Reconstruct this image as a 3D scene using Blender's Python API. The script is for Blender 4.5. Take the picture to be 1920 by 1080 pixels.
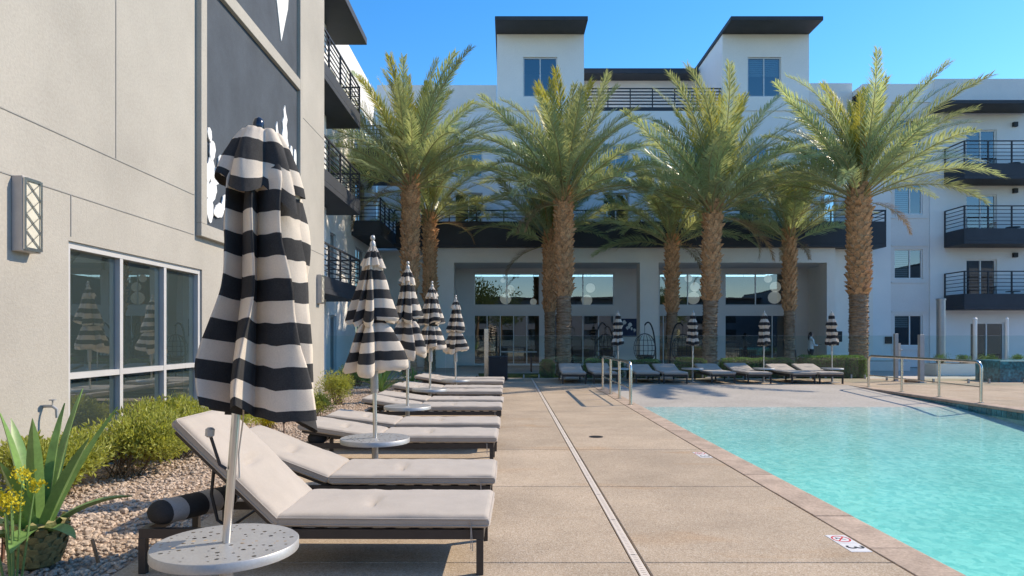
import bpy, bmesh, math, random
from mathutils import Vector, Matrix, Euler, noise
from mathutils.geometry import delaunay_2d_cdt
R = math.radians; PI = math.pi; TAU = 2*math.pi
random.seed(7)
scn = bpy.context.scene
for o in list(bpy.data.objects): bpy.data.objects.remove(o)
col = scn.collection
# ---------------------------------------------------------------- camera
cd = bpy.data.cameras.new('camera'); cam = bpy.data.objects.new('camera', cd); col.objects.link(cam)
cam.location = (0, 0, 1.5); cam.rotation_euler = (R(90), 0, 0)
cd.sensor_width = 36; cd.lens = 24.0                      # 1280 px focal length on 1920
cd.shift_x = (960-952)/1920; cd.shift_y = (631-540)/1920  # horizon below the middle
cd.clip_start = .05; cd.clip_end = 3000
scn.camera = cam
# ---------------------------------------------------------------- sky and sun
SUN = Vector((1.15, .50, 1.0)).normalized()
SUN_EL = math.asin(SUN.z); SUN_AZ = math.atan2(SUN.x, SUN.y)
w = bpy.data.worlds.new('World'); scn.world = w; w.use_nodes = True
wn = w.node_tree.nodes; wl = w.node_tree.links; wn.clear()
sky = wn.new('ShaderNodeTexSky'); sky.sky_type = 'NISHITA'; sky.sun_disc = False
sky.sun_elevation = SUN_EL; sky.sun_rotation = SUN_AZ
sky.air_density = 1.0; sky.dust_density = .15; sky.ozone_density = 2.6; sky.altitude = 400
bg = wn.new('ShaderNodeBackground'); bg.inputs[1].default_value = .106
wo = wn.new('ShaderNodeOutputWorld')
hs = wn.new('ShaderNodeHueSaturation'); hs.inputs['Saturation'].default_value = 1.34
wl.new(sky.outputs[0], hs.inputs['Color']); wl.new(hs.outputs[0], bg.inputs[0]); wl.new(bg.outputs[0], wo.inputs[0])
sd = bpy.data.lights.new('sun', 'SUN'); sd.energy = 2.4; sd.angle = R(.53); sd.color = (1, .85, .66)
so = bpy.data.objects.new('sun', sd); col.objects.link(so); so.location = SUN*60
so.rotation_euler = SUN.to_track_quat('Z', 'Y').to_euler()
vs = scn.view_settings; vs.view_transform = 'Standard'; vs.look = 'None'; vs.exposure = 1.27; vs.gamma = 1
vs.use_curve_mapping = False
scn.cycles.max_bounces = 8; scn.cycles.transparent_max_bounces = 24
scn.cycles.caustics_reflective = False; scn.cycles.caustics_refractive = False
# ---------------------------------------------------------------- materials
def newmat(name):
    m = bpy.data.materials.new(name); m.use_nodes = True
    nt = m.node_tree; nt.nodes.clear()
    return m, nt.nodes, nt.links
def pmat(name, c, rough=.7, var=.12, scale=3., fine=0., fscale=60., bump=0., bscale=40., metal=0., spec=.4,
         space='pos', orand=0., translucent=0., tcol=None, stretch=None, bdist=.01, sheen=0.):
    m, N, L = newmat(name)
    out = N.new('ShaderNodeOutputMaterial'); b = N.new('ShaderNodeBsdfPrincipled')
    b.inputs['Roughness'].default_value = rough; b.inputs['Metallic'].default_value = metal
    b.inputs['Specular IOR Level'].default_value = spec
    if sheen: b.inputs['Sheen Weight'].default_value = sheen
    if space == 'pos':
        g = N.new('ShaderNodeNewGeometry'); vec = g.outputs['Position']
    else:
        g = N.new('ShaderNodeTexCoord'); vec = g.outputs['Object']
    if stretch:
        mp = N.new('ShaderNodeMapping'); mp.inputs['Scale'].default_value = stretch
        L.new(vec, mp.inputs[0]); vec = mp.outputs[0]
    n = N.new('ShaderNodeTexNoise'); n.inputs['Scale'].default_value = scale; n.inputs['Detail'].default_value = 6
    n.inputs['Roughness'].default_value = .62
    L.new(vec, n.inputs['Vector'])
    mr = N.new('ShaderNodeMapRange'); mr.inputs[1].default_value = .3; mr.inputs[2].default_value = .7
    mr.inputs[3].default_value = 1-var; mr.inputs[4].default_value = 1+var
    L.new(n.outputs['Fac'], mr.inputs[0]); f = mr.outputs[0]
    if fine:
        n2 = N.new('ShaderNodeTexNoise'); n2.inputs['Scale'].default_value = fscale; n2.inputs['Detail'].default_value = 3
        L.new(vec, n2.inputs['Vector'])
        m2 = N.new('ShaderNodeMapRange'); m2.inputs[1].default_value = .3; m2.inputs[2].default_value = .7
        m2.inputs[3].default_value = 1-fine; m2.inputs[4].default_value = 1+fine
        L.new(n2.outputs['Fac'], m2.inputs[0])
        mu = N.new('ShaderNodeMath'); mu.operation = 'MULTIPLY'; L.new(f, mu.inputs[0]); L.new(m2.outputs[0], mu.inputs[1]); f = mu.outputs[0]
    if orand:
        oi = N.new('ShaderNodeObjectInfo')
        m3 = N.new('ShaderNodeMapRange'); m3.inputs[3].default_value = 1-orand; m3.inputs[4].default_value = 1+orand
        L.new(oi.outputs['Random'], m3.inputs[0])
        mu = N.new('ShaderNodeMath'); mu.operation = 'MULTIPLY'; L.new(f, mu.inputs[0]); L.new(m3.outputs[0], mu.inputs[1]); f = mu.outputs[0]
    vm = N.new('ShaderNodeVectorMath'); vm.operation = 'SCALE'; vm.inputs[0].default_value = c[:3]
    L.new(f, vm.inputs['Scale']); L.new(vm.outputs[0], b.inputs['Base Color'])
    if bump:
        nb = N.new('ShaderNodeTexNoise'); nb.inputs['Scale'].default_value = bscale; nb.inputs['Detail'].default_value = 4
        L.new(vec, nb.inputs['Vector'])
        bp = N.new('ShaderNodeBump'); bp.inputs['Strength'].default_value = bump; bp.inputs['Distance'].default_value = bdist
        L.new(nb.outputs['Fac'], bp.inputs['Height']); L.new(bp.outputs[0], b.inputs['Normal'])
    res = b.outputs[0]
    if translucent:
        t = N.new('ShaderNodeBsdfTranslucent'); v2 = N.new('ShaderNodeVectorMath'); v2.operation = 'SCALE'
        v2.inputs[0].default_value = (tcol or c)[:3]; L.new(f, v2.inputs['Scale']); L.new(v2.outputs[0], t.inputs[0])
        mx = N.new('ShaderNodeMixShader'); mx.inputs[0].default_value = translucent
        L.new(res, mx.inputs[1]); L.new(t.outputs[0], mx.inputs[2]); res = mx.outputs[0]
    L.new(res, out.inputs[0])
    return m
def schlick(N, L, f0, normal=None, ex=5):
    # reflectance of a pane, the same from both sides: f0 + (1-f0) * (1-cos)^5
    lw = N.new('ShaderNodeLayerWeight'); lw.inputs[0].default_value = .5
    if normal: L.new(normal, lw.inputs['Normal'])
    pw = N.new('ShaderNodeMath'); pw.operation = 'POWER'; pw.inputs[1].default_value = ex; L.new(lw.outputs['Facing'], pw.inputs[0])
    ma = N.new('ShaderNodeMath'); ma.operation = 'MULTIPLY_ADD'; ma.use_clamp = True
    ma.inputs[1].default_value = 1-f0; ma.inputs[2].default_value = f0; L.new(pw.outputs[0], ma.inputs[0])
    return ma
def glassmat(name, tint, ior=1.5, rough=0., extra=0., body=None, bodyfac=0.):
    m, N, L = newmat(name)
    out = N.new('ShaderNodeOutputMaterial'); t = N.new('ShaderNodeBsdfTransparent'); t.inputs[0].default_value = (*tint, 1)
    g = N.new('ShaderNodeBsdfGlossy'); g.inputs['Roughness'].default_value = rough; g.inputs[0].default_value = (1, 1, 1, 1)
    # old panes are never quite flat: slow bump wobbles the reflections
    tc = N.new('ShaderNodeNewGeometry'); no = N.new('ShaderNodeTexNoise'); no.inputs['Scale'].default_value = 1.1; no.inputs['Detail'].default_value = 1
    L.new(tc.outputs['Position'], no.inputs['Vector'])
    bp = N.new('ShaderNodeBump'); bp.inputs['Strength'].default_value = .05; bp.inputs['Distance'].default_value = .02
    L.new(no.outputs['Fac'], bp.inputs['Height']); L.new(bp.outputs[0], g.inputs['Normal'])
    ad = schlick(N, L, ((ior-1)/(ior+1))**2+extra)
    base = t.outputs[0]
    if body:
        d = N.new('ShaderNodeBsdfDiffuse'); d.inputs[0].default_value = (*body, 1)
        m0 = N.new('ShaderNodeMixShader'); m0.inputs[0].default_value = bodyfac
        L.new(t.outputs[0], m0.inputs[1]); L.new(d.outputs[0], m0.inputs[2]); base = m0.outputs[0]
    mx = N.new('ShaderNodeMixShader'); L.new(ad.outputs[0], mx.inputs[0]); L.new(base, mx.inputs[1]); L.new(g.outputs[0], mx.inputs[2])
    L.new(mx.outputs[0], out.inputs[0])
    return m
M = {}
M['stucco'] = pmat('stucco', (.405, .38, .333), .9, .11, .55, .06, 30, .35, 55, spec=.2)
M['stucco_white'] = pmat('stucco_white', (.82, .81, .79), .9, .04, .6, .04, 40, .25, 60, spec=.2)
M['stucco_grey'] = pmat('stucco_grey', (.76, .73, .70), .9, .05, .6, .05, 40, .25, 60, spec=.2)
M['stucco_beige'] = pmat('stucco_beige', (.84, .80, .73), .9, .05, .6, .05, 40, .25, 60, spec=.2)
M['slate_paint'] = pmat('slate_paint', (.062, .075, .092), .75, .18, 1.3, .08, 50, .25, 70, spec=.25)
M['charcoal'] = pmat('charcoal', (.040, .045, .055), .6, .12, 1.5, .05, 30, .12, 60, spec=.35)
M['joint'] = pmat('joint', (.30, .29, .27), .95, .1)
M['frame_alu'] = pmat('frame_alu', (.62, .61, .60), .4, .05, 4, metal=.25)
M['rail_paint'] = pmat('rail_paint', (.030, .034, .042), .5, .12, 6)
M['black_metal'] = pmat('black_metal', (.018, .018, .02), .45, .15, 8)
M['chaise_frame'] = pmat('chaise_frame', (.055, .050, .048), .42, .15, 5, metal=.35, space='obj')
M['cushion'] = pmat('cushion', (.42, .37, .315), .95, .07, 4, .06, 160, .3, 220, spec=.15, bdist=.004, sheen=.25)
M['canvas_light'] = pmat('canvas_light', (.80, .71, .595), .95, .06, 6, .05, 150, .25, 200, spec=.15, translucent=.28, tcol=(.85, .74, .60), bdist=.004)
M['canvas_dark'] = pmat('canvas_dark', (.046, .045, .045), .9, .2, 6, .15, 150, .3, 200, spec=.2, translucent=.06, bdist=.004)
M['pillow_grey'] = pmat('pillow_grey', (.42, .39, .36), .95, .08, 8, .1, 140, .3, 180, spec=.15)
M['brushed_steel'] = pmat('brushed_steel', (.66, .65, .63), .28, .08, 6, metal=1., space='obj', stretch=(30, 30, 1))
M['rail_steel'] = pmat('rail_steel', (.72, .68, .60), .24, .08, 8, metal=1.)
M['table_metal'] = pmat('table_metal', (.43, .43, .42), .45, .08, 5, .06, 90, metal=.45, space='obj')
M['finial'] = pmat('finial', (.05, .06, .08), .18, .1, 5, metal=.7)
M['deck'] = None
M['coping'] = pmat('coping', (.42, .325, .25), .85, .22, 3.5, .16, 38, .35, 60, spec=.25, orand=.09)
M['soil'] = pmat('soil', (.36, .27, .20), .95, .2, 2.5, .35, 55, .8, 60, spec=.1, bdist=.02)
M['stone'] = pmat('stone', (.48, .385, .30), .9, .35, 9, .35, 42, .3, 90, spec=.2)
M['patio'] = pmat('patio', (.38, .33, .29), .9, .1, 1.2, .1, 60, .2, 90, spec=.2)
M['patio_dark'] = pmat('patio_dark', (.55, .50, .45), .9, .1, 1.2, .1, 60, .2, 90, spec=.2)
M['turf'] = pmat('turf', (.10, .13, .035), .95, .2, 2, .3, 90, .8, 120, spec=.1, bdist=.03)
M['earth'] = pmat('earth', (.11, .11, .11), .95, .2, .2, .2, 8, spec=.1)
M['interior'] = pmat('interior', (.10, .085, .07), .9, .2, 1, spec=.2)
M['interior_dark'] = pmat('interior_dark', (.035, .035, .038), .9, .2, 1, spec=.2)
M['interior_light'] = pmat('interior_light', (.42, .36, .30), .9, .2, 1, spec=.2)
M['blind'] = pmat('blind', (.55, .56, .55), .8, .06, 4)
M['white_paint'] = pmat('white_paint', (.80, .79, .77), .55, .04, 4)
M['poster_white'] = pmat('poster_white', (.78, .78, .76), .85, .04, 3, .04, 50)
M['red_print'] = pmat('red_print', (.55, .03, .03), .5, .05, 5)
M['black_print'] = pmat('black_print', (.02, .02, .02), .5, .05, 5)
M['tile_white'] = pmat('tile_white', (.74, .73, .72), .35, .06, 9, .05, 90)
M['globe_white'] = pmat('globe_white', (.80, .78, .74), .35, .04, 5)
_b = M['globe_white'].node_tree.nodes['Principled BSDF']; _b.inputs['Emission Color'].default_value = (1, .97, .9, 1); _b.inputs['Emission Strength'].default_value = .09  # faint glow added to make the daylit globes stand out behind glass
M['sconce_lens'] = pmat('sconce_lens', (.62, .58, .47), .45, .08, 12)
M['sconce_body'] = pmat('sconce_body', (.50, .46, .42), .5, .08, 8, metal=.2)
M['navy'] = pmat('navy', (.02, .035, .09), .5, .3, 4)
M['bin'] = pmat('bin', (.022, .027, .035), .5, .2, 8)
M['wood'] = pmat('wood', (.36, .22, .12), .8, .2, 12, .2, 60, stretch=(1, 1, .15))
M['rust'] = pmat('rust', (.12, .06, .04), .8, .3, 20)
M['bark_hi'] = pmat('bark_hi', (.58, .34, .18), .95, .38, 5, .3, 24, .7, 30, spec=.1, bdist=.03)
M['bark_lo'] = pmat('bark_lo', (.37, .26, .175), .95, .35, 5, .35, 26, .9, 26, spec=.1, bdist=.03, stretch=(1, 1, 3))
M['frond'] = pmat('frond', (.35, .43, .22), .32, .25, .8, .15, 9, spec=.65, orand=.3, translucent=.36, tcol=(.50, .53, .20))
M['frond_young'] = pmat('frond_young', (.32, .33, .10), .45, .2, .8, .15, 9, spec=.45, orand=.15, translucent=.42, tcol=(.50, .46, .05))
M['rachis'] = pmat('rachis', (.33, .30, .13), .6, .2, 3, orand=.15)
M['bush_leaf'] = pmat('bush_leaf', (.36, .38, .085), .5, .38, 9, .2, 40, spec=.4, translucent=.35, tcol=(.52, .54, .07))
M['hedge_leaf'] = pmat('hedge_leaf', (.19, .28, .085), .5, .35, 9, .2, 40, spec=.4, translucent=.3, tcol=(.20, .34, .05))
M['tree_leaf'] = pmat('tree_leaf', (.10, .13, .035), .5, .35, 3, spec=.4, translucent=.3, tcol=(.2, .28, .05))
M['twig'] = pmat('twig', (.17, .12, .07), .9, .2, 10)
M['agave'] = pmat('agave', (.19, .33, .10), .42, .22, 6, .1, 50, spec=.45, translucent=.12, tcol=(.2, .35, .06))
M['agave_base'] = pmat('agave_base', (.30, .27, .12), .8, .35, 14, .2, 50, .5, 40)
M['yellow_flower'] = pmat('yellow_flower', (.62, .55, .03), .6, .2, 30, translucent=.3, tcol=(.7, .6, .03))
M['block_far'] = pmat('block_far', (.20, .22, .24), .9, .1, .5)
M['frond_dead'] = pmat('frond_dead', (.36, .26, .15), .8, .2, .8, translucent=.2)
M['fruit_stalk'] = pmat('fruit_stalk', (.55, .27, .08), .7, .2, 6)
M['skin'] = pmat('skin', (.50, .30, .22), .6, .05, 8)
M['hair'] = pmat('hair', (.05, .03, .02), .6, .2, 20)
M['teal_wall'] = pmat('teal_wall', (.04, .20, .25), .3, .5, 3, .45, 12, spec=.5)
M['teal_tile'] = pmat('teal_tile', (.035, .17, .20), .22, .35, 6, .4, 25, spec=.5, orand=.35)
M['drain_cover'] = pmat('drain_cover', (.66, .58, .49), .6, .06, 6)
M['drain_iron'] = pmat('drain_iron', (.045, .042, .04), .6, .2, 30, metal=.4)
M['glass_left'] = glassmat('glass_left', (.55, .68, .64), 1.9, 0, .16, (.24, .33, .31), .16)
M['glass_win'] = glassmat('glass_win', (.40, .50, .52), 1.9, 0, .12)
M['glass_lobby'] = glassmat('glass_lobby', (.66, .74, .74), 1.9, 0, .10)
M['glass_fence'] = glassmat('glass_fence', (.84, .93, .90), 1.45, 0, .0, (.35, .5, .48), .03)
def deckmat():
    m, N, L = newmat('exposed_aggregate')
    out = N.new('ShaderNodeOutputMaterial'); b = N.new('ShaderNodeBsdfPrincipled'); b.inputs['Roughness'].default_value = .9
    b.inputs['Specular IOR Level'].default_value = .2
    g = N.new('ShaderNodeNewGeometry'); oi = N.new('ShaderNodeObjectInfo')
    v = N.new('ShaderNodeTexVoronoi'); v.inputs['Scale'].default_value = 120; L.new(g.outputs['Position'], v.inputs['Vector'])
    sx = N.new('ShaderNodeSeparateColor'); L.new(v.outputs['Color'], sx.inputs[0])
    r = N.new('ShaderNodeValToRGB'); e = r.color_ramp.elements
    e[0].position = 0; e[0].color = (.29, .23, .17, 1); e[1].position = 1; e[1].color = (.53, .46, .365, 1)
    for p, c in ((.14, (.385, .30, .215, 1)), (.55, (.44, .35, .255, 1)), (.85, (.485, .395, .295, 1))):
        k = r.color_ramp.elements.new(p); k.color = c
    L.new(sx.outputs[0], r.inputs[0])
    n1 = N.new('ShaderNodeTexNoise'); n1.inputs['Scale'].default_value = .9; n1.inputs['Detail'].default_value = 7; n1.inputs['Roughness'].default_value = .65
    L.new(g.outputs['Position'], n1.inputs['Vector'])
    a = N.new('ShaderNodeMapRange'); a.inputs[1].default_value = .3; a.inputs[2].default_value = .7; a.inputs[3].default_value = .82; a.inputs[4].default_value = 1.14
    L.new(n1.outputs['Fac'], a.inputs[0])
    o3 = N.new('ShaderNodeMapRange'); o3.inputs[3].default_value = .94; o3.inputs[4].default_value = 1.06; L.new(oi.outputs['Random'], o3.inputs[0])
    mu = N.new('ShaderNodeMath'); mu.operation = 'MULTIPLY'; L.new(a.outputs[0], mu.inputs[0]); L.new(o3.outputs[0], mu.inputs[1])
    sc = N.new('ShaderNodeVectorMath'); sc.operation = 'SCALE'; L.new(r.outputs[0], sc.inputs[0]); L.new(mu.outputs[0], sc.inputs['Scale'])
    # rust coloured water stains, long and thin across the slabs
    mp = N.new('ShaderNodeMapping'); mp.inputs['Scale'].default_value = (.5, 1.3, 1); mp.inputs['Rotation'].default_value = (0, 0, R(-16)); L.new(g.outputs['Position'], mp.inputs[0])
    n2 = N.new('ShaderNodeTexNoise'); n2.inputs['Scale'].default_value = 1.3; n2.inputs['Detail'].default_value = 5; n2.inputs['Distortion'].default_value = .6
    L.new(mp.outputs[0], n2.inputs['Vector'])
    s2 = N.new('ShaderNodeMapRange'); s2.inputs[1].default_value = .60; s2.inputs[2].default_value = .74; s2.inputs[3].default_value = 0; s2.inputs[4].default_value = .5
    L.new(n2.outputs['Fac'], s2.inputs[0])
    mix = N.new('ShaderNodeMix'); mix.data_type = 'RGBA'; mix.blend_type = 'MULTIPLY'; mix.inputs[7].default_value = (.93, .70, .46, 1)
    L.new(s2.outputs[0], mix.inputs[0]); L.new(sc.outputs[0], mix.inputs[6]); L.new(mix.outputs[2], b.inputs['Base Color'])
    bp = N.new('ShaderNodeBump'); bp.inputs['Strength'].default_value = .45; bp.inputs['Distance'].default_value = .004
    L.new(v.outputs['Distance'], bp.inputs['Height']); L.new(bp.outputs[0], b.inputs['Normal'])
    L.new(b.outputs[0], out.inputs[0]); return m
M['deck'] = deckmat()
def plastermat(name, c0, c1, scale):
    m, N, L = newmat(name)
    out = N.new('ShaderNodeOutputMaterial'); b = N.new('ShaderNodeBsdfPrincipled'); b.inputs['Roughness'].default_value = .85
    g = N.new('ShaderNodeNewGeometry')
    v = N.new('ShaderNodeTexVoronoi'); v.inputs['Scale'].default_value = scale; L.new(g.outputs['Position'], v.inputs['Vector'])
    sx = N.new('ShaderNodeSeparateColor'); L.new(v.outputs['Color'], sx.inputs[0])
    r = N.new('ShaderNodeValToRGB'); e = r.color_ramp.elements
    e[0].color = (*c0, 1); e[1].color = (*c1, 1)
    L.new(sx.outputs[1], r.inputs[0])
    n1 = N.new('ShaderNodeTexNoise'); n1.inputs['Scale'].default_value = .8; n1.inputs['Detail'].default_value = 5
    L.new(g.outputs['Position'], n1.inputs['Vector'])
    a = N.new('ShaderNodeMapRange'); a.inputs[1].default_value = .3; a.inputs[2].default_value = .7; a.inputs[3].default_value = .9; a.inputs[4].default_value = 1.08
    L.new(n1.outputs['Fac'], a.inputs[0])
    sc = N.new('ShaderNodeVectorMath'); sc.operation = 'SCALE'; L.new(r.outputs[0], sc.inputs[0]); L.new(a.outputs[0], sc.inputs['Scale'])
    L.new(sc.outputs[0], b.inputs['Base Color']); L.new(b.outputs[0], out.inputs[0]); return m
M['plaster'] = plastermat('beach_plaster', (.35, .325, .29), (.44, .41, .37), 30)
M['pool_plaster_sparkle'] = plastermat('pool_plaster_sparkle', (.44, .62, .59), (.74, .79, .73), 13)  # coarse cell speckle painted into the plaster stands in for ripple sparkle
def watermat():
    m, N, L = newmat('water')
    out = N.new('ShaderNodeOutputMaterial'); t = N.new('ShaderNodeBsdfTransparent'); t.inputs[0].default_value = (.97, 1, 1, 1)
    g = N.new('ShaderNodeBsdfGlossy'); g.inputs['Roughness'].default_value = .04
    ge = N.new('ShaderNodeNewGeometry')
    n = N.new('ShaderNodeTexNoise'); n.inputs['Scale'].default_value = 9; n.inputs['Detail'].default_value = 3; n.inputs['Distortion'].default_value = .8
    L.new(ge.outputs['Position'], n.inputs['Vector'])
    bp = N.new('ShaderNodeBump'); bp.inputs['Strength'].default_value = .45; bp.inputs['Distance'].default_value = .012
    L.new(n.outputs['Fac'], bp.inputs['Height']); L.new(bp.outputs[0], g.inputs['Normal'])
    f = schlick(N, L, .02, bp.outputs[0], 7.5)
    mx = N.new('ShaderNodeMixShader'); L.new(f.outputs[0], mx.inputs[0]); L.new(t.outputs[0], mx.inputs[1]); L.new(g.outputs[0], mx.inputs[2])
    L.new(mx.outputs[0], out.inputs['Surface'])
    va = N.new('ShaderNodeVolumeAbsorption'); va.inputs['Color'].default_value = (.02, .92, .86, 1); va.inputs['Density'].default_value = .28
    L.new(va.outputs[0], out.inputs['Volume'])
    return m
M['water'] = watermat()
# ---------------------------------------------------------------- helpers
def mobj(name, verts, faces, mats, parent=None, loc=None, smooth=False, midx=None):
    me = bpy.data.meshes.new(name); me.from_pydata(verts, [], faces)
    for m in (mats if isinstance(mats, (list, tuple)) else [mats]): me.materials.append(M[m] if isinstance(m, str) else m)
    if midx: me.polygons.foreach_set('material_index', midx)
    if smooth: me.polygons.foreach_set('use_smooth', [True]*len(me.polygons))
    me.update()
    o = bpy.data.objects.new(name, me); col.objects.link(o)
    if loc: o.location = loc
    if parent: o.parent = parent
    return o
class MB:
    def __init__(s, off=(0, 0, 0)): s.v = []; s.f = []; s.mi = []; s.cur = 0; s.off = Vector(off)
    def add(s, vs, fs):
        n = len(s.v); s.v += [tuple(Vector(v)-s.off) for v in vs]; s.f += [tuple(i+n for i in f) for f in fs]; s.mi += [s.cur]*len(fs)
    def box(s, x0, x1, y0, y1, z0, z1):
        s.add([(x0,y0,z0),(x1,y0,z0),(x1,y1,z0),(x0,y1,z0),(x0,y0,z1),(x1,y0,z1),(x1,y1,z1),(x0,y1,z1)],
              [(0,3,2,1),(4,5,6,7),(0,1,5,4),(1,2,6,5),(2,3,7,6),(3,0,4,7)]); return s
    def slab(s, x0, x1, y0, y1, z0, z1, c=.006):
        a=[(x0,y0),(x1,y0),(x1,y1),(x0,y1)]; b=[(x0+c,y0+c),(x1-c,y0+c),(x1-c,y1-c),(x0+c,y1-c)]
        vs=[(*p,z0) for p in a]+[(*p,z1-c) for p in a]+[(*p,z1) for p in b]
        fs=[(0,3,2,1),(8,9,10,11)]
        for i in range(4):
            j=(i+1)%4; fs+=[(i,j,4+j,4+i),(4+i,4+j,8+j,8+i)]
        s.add(vs,fs); return s
    def bar(s, p, q, w, h=None, up=(0,0,1)):
        p=Vector(p); q=Vector(q); h=h or w; d=(q-p).normalized(); u=Vector(up)
        if abs(d.dot(u))>.98: u=Vector((1,0,0))
        a=d.cross(u).normalized()*w/2; b=a.cross(d).normalized()*h/2
        vs=[p-a-b,p+a-b,p+a+b,p-a+b,q-a-b,q+a-b,q+a+b,q-a+b]
        s.add(vs,[(0,1,2,3),(7,6,5,4),(0,4,5,1),(1,5,6,2),(2,6,7,3),(3,7,4,0)]); return s
    def tube(s, pts, r, n=8, cap=True):
        pts=[Vector(p) for p in pts]; rs=r if isinstance(r,(list,tuple)) else [r]*len(pts)
        vs=[]; fs=[]; ref=None
        for i,p in enumerate(pts):
            d=((pts[min(i+1,len(pts)-1)]-pts[max(i-1,0)])).normalized()
            if ref is None:
                ref=Vector((0,0,1)) if abs(d.z)<.9 else Vector((1,0,0))
            a=(ref-d*ref.dot(d)).normalized(); ref=a; b=d.cross(a)
            for k in range(n):
                t=TAU*k/n; vs.append(p+(a*math.cos(t)+b*math.sin(t))*rs[i])
        for i in range(len(pts)-1):
            for k in range(n):
                k2=(k+1)%n; fs.append((i*n+k,i*n+k2,(i+1)*n+k2,(i+1)*n+k))
        if cap: fs.append(tuple(range(n-1,-1,-1))); fs.append(tuple((len(pts)-1)*n+k for k in range(n)))
        s.add(vs,fs); return s
    def lathe(s, prof, n=20, c=(0,0,0)):
        vs=[]; fs=[]; m=len(prof)
        for r,z in prof:
            for k in range(n):
                t=TAU*k/n; vs.append((c[0]+r*math.cos(t),c[1]+r*math.sin(t),c[2]+z))
        for i in range(m-1):
            for k in range(n):
                k2=(k+1)%n; fs.append((i*n+k,i*n+k2,(i+1)*n+k2,(i+1)*n+k))
        fs.append(tuple(range(n-1,-1,-1))); fs.append(tuple((m-1)*n+k for k in range(n)))
        s.add(vs,fs); return s
    def build(s, name, mat, parent=None, loc=None, smooth=False):
        return mobj(name, s.v, s.f, mat, parent, loc, smooth, s.mi if isinstance(mat,(list,tuple)) else None)
def tag(o, label=None, cat=None, group=None, kind=None):
    if label: o['label']=label
    if cat: o['category']=cat
    if group: o['group']=group
    if kind: o['kind']=kind
    return o
def empty(name, loc, label, cat, group=None, rz=0):
    o=bpy.data.objects.new(name,None); col.objects.link(o); o.location=loc; o.rotation_euler=(0,0,rz); o.empty_display_size=.2
    return tag(o,label,cat,group)
def dupobj(o, parent, loc=None, rot=None, scale=None):
    c=o.copy(); col.objects.link(c); c.parent=parent
    if loc is not None: c.location=loc
    if rot is not None: c.rotation_euler=rot
    if scale is not None: c.scale=scale
    return c
def smooth_angle(o, a=40):
    me=o.data; me.polygons.foreach_set('use_smooth',[True]*len(me.polygons))
    try: me.set_sharp_from_angle(angle=R(a))
    except Exception: pass
    return o
def bevel(o, wd=.006, seg=2):
    m=o.modifiers.new('bevel','BEVEL'); m.width=wd; m.segments=seg; m.limit_method='ANGLE'; m.angle_limit=R(35); return o
# wall in a plane with rectangular openings; axis 'x' -> plane x=const (a = y), axis 'y' -> plane y=const (a = x)
def wall(name, axis, c0, c1, a0, a1, z0, z1, holes, mat, parent, off):
    As=sorted(set([a0,a1]+[h for H in holes for h in H[:2]])); Zs=sorted(set([z0,z1]+[h for H in holes for h in H[2:]]))
    b=MB(off)
    def inh(a,z): return any(H[0]<a<H[1] and H[2]<z<H[3] for H in holes)
    for i in range(len(As)-1):
        j=0
        while j<len(Zs)-1:
            if inh((As[i]+As[i+1])/2,(Zs[j]+Zs[j+1])/2): j+=1; continue
            k=j
            while k+1<len(Zs)-1 and not inh((As[i]+As[i+1])/2,(Zs[k+1]+Zs[k+2])/2): k+=1
            if axis=='y': b.box(As[i],As[i+1],c0,c1,Zs[j],Zs[k+1])
            else: b.box(c0,c1,As[i],As[i+1],Zs[j],Zs[k+1])
            j=k+1
    return b.build(name,mat,parent)
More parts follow.
